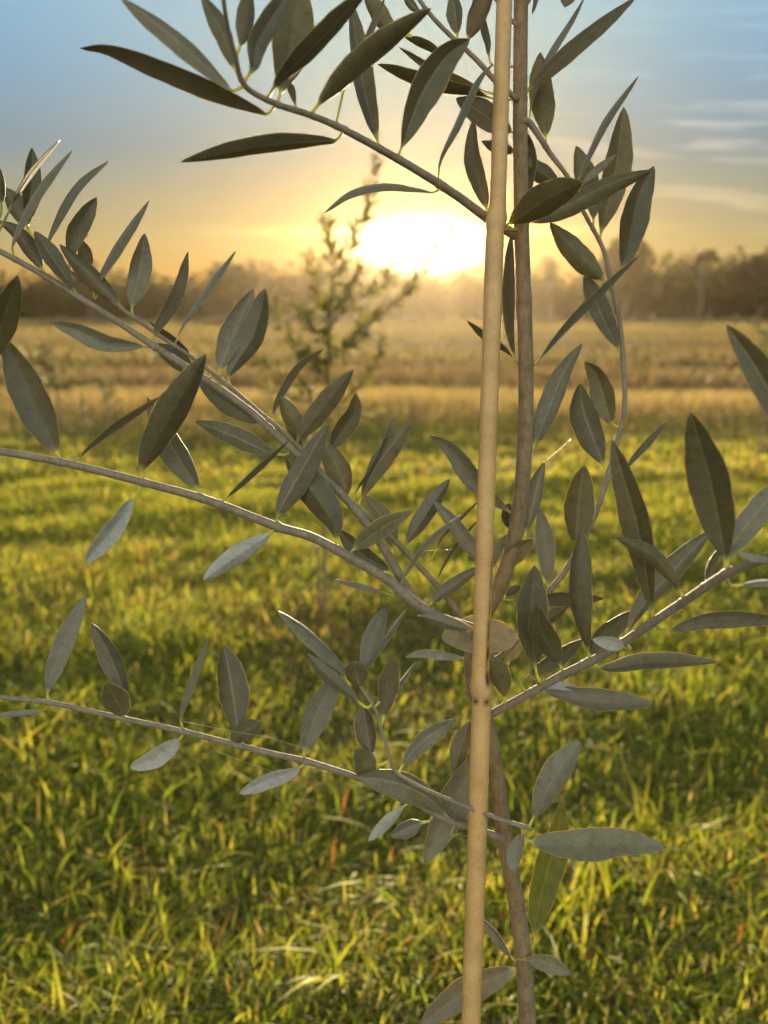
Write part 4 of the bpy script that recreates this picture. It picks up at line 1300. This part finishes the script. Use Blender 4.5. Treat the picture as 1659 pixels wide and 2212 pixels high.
# ------------------------------------------------------------------ bamboo stake
def make_stake():
    node_y = 1492
    top, bot = at(1091, -300, .388), at(1012, 2330, .428)
    mid_t, mid_b = at(1090, 0, .391), at(1017, 2212, .4255)
    ax = np.array(mid_t) - np.array(mid_b)
    ax /= np.linalg.norm(ax)
    b0 = np.array(mid_b)
    s_down = (b0[2] + 0.06) / ax[2]
    base = b0 - ax * s_down
    length = s_down + np.linalg.norm(np.array(mid_t) - b0) + 0.25
    # where the visible node is
    rows = np.linspace(0, 1, 420)
    nodep = np.array(at(1036, node_y, .411))
    sn = np.dot(nodep - base, ax) / length
    sn2 = np.dot(np.array(at(1068, 478, .3985)) - base, ax) / length
    nodes = [sn, sn - 0.30 / length, sn2]
    ref = np.array([1.0, 0, 0])
    e1 = ref - ax * np.dot(ref, ax)
    e1 /= np.linalg.norm(e1)
    e2 = np.cross(ax, e1)
    base0 = np.array([base[0], base[1], base[2]])
    V, F, C = [], [], []
    S = 36
    for i, s in enumerate(rows):
        dist = s * length
        r = np.interp(s, [0, sn - 0.004, sn + 0.004, sn2 - 0.006, sn2 + 0.010, 1], [0.0059, 0.00545, 0.0049, 0.00495, 0.0043, 0.0040])
        off = 0
        for q, nd in enumerate(nodes):
            dd = (s - nd) * length
            r += 0.0011 * math.exp(-(dd / 0.0030) ** 2) - 0.00030 * math.exp(-((dd + 0.0052) / 0.0016) ** 2) + 0.00045 * math.exp(-((dd - 0.0042) / 0.003) ** 2)
            if q == 0:
                off += 0.0006 * math.tanh(-dd / 0.004)
            if q == 2:
                off -= 0.0005 * math.tanh(-dd / 0.006)
        c = base + ax * dist + e1 * off
        ddn = (s - nodes[0]) * length
        for k in range(S):
            th = 2 * math.pi * k / S
            rr = r
            # groove above the node, right of the side turned to the camera
            g = math.exp(-((th - (2 * math.pi - 0.75)) / 0.22) ** 2)
            stain = 0.0
            if 0.004 < ddn < 0.075:
                up = (ddn - 0.004) / 0.071
                rr -= 0.0007 * g * (1 - up)
                stain = max(stain, math.exp(-((th - (2 * math.pi - 0.72)) / (0.30 * (1 - up) ** 2 + 0.09)) ** 2) * (1.3 if up < 0.35 else 1.0) * (0.4 + 0.6 * (math.sin(up * 34) > -0.3)))
                if up < 0.5:
                    stain = max(stain, 0.8 * math.exp(-((th - (2 * math.pi - 1.02)) / 0.05) ** 2))
            if abs(ddn + 0.0055) < 0.0009:
                stain = max(stain, 1.1 * (0.5 + 0.5 * math.sin(th * 5 + 1)))
            V.append(c + rr * (math.cos(th) * e1 + math.sin(th) * e2) - base0)
            C.append((1, 1, 1, stain))
    for i in range(len(rows) - 1):
        for k in range(S):
            k2 = (k + 1) % S
            F.append((i * S + k, i * S + k2, (i + 1) * S + k2, (i + 1) * S + k))
    F.append(tuple(range(S))[::-1])
    F.append(tuple((len(rows) - 1) * S + k for k in range(S)))
    o = link('bamboo_stake', raw_mesh('bamboo_stake', V, F, M_BAMBOO, C), loc=base0)
    tag(o, 'upright tan bamboo stake with one ringed joint, standing beside the olive tree stem', 'stake')


make_stake()


# ------------------------------------------------------------------ spider threads
for a, b, d, lab in (
        (zD(6, (1000, 1458)), zD(6, (1252, 1452)), .43, 'glinting spider thread strung level just left of the bamboo stake'),
        (zD(9, (1100, 1010)), zD(9, (1659, 1115)), .40, 'spider thread over the lowest left branch beside an upright narrow leaf'),
        (zD(9, (1300, 1190)), zD(9, (1659, 1320)), .398, 'spider thread sagging under the lowest left branch'),
        (zD(10, (90, 1270)), zD(10, (350, 1355)), .402, 'spider thread reaching the foot of a broad leaf on the lowest left branch'),
        (zD(8, (318, 188)), zD(8, (480, 50)), .44, 'spider thread trailing up from a leaf tip right of the stem')):
    p = np.array([at(*a, d), at((a[0] + b[0]) / 2, (a[1] + b[1]) / 2 + 1.5, d + .002), at(*b, d + .004)])
    path = catmull(p, 10)
    v, f = tube(path - p[0], [0.00007] * 11, 5)
    tag(link('spider_thread', raw_mesh('spider_thread', v, f, M_SILK), loc=p[0]), lab, 'spider thread', 'spider threads on the olive tree')


# ------------------------------------------------------------------ evening haze
def make_haze():
    x0, x1, y0, y1, z0, z1 = -140, 140, -25, 130, -3.2, 11.0
    V = [(x, y, z) for z in (z0, z1) for y in (y0, y1) for x in (x0, x1)]
    F = [(0, 2, 3, 1), (4, 5, 7, 6), (0, 1, 5, 4), (2, 6, 7, 3), (0, 4, 6, 2), (1, 3, 7, 5)]
    m, t, out = material('haze')
    pv = t.new('ShaderNodeVolumePrincipled')
    pv.inputs['Color'].default_value = (1.0, 0.80, 0.50, 1)
    pv.inputs['Density'].default_value = 0.00022
    pv.inputs['Anisotropy'].default_value = 0.83
    t.put(out.inputs['Volume'], pv.outputs[0])
    o = link('haze', raw_mesh('haze', V, F, m, smooth=False))
    tag(o, kind='stuff')
    o['label'] = 'golden evening haze over the field'


make_haze()
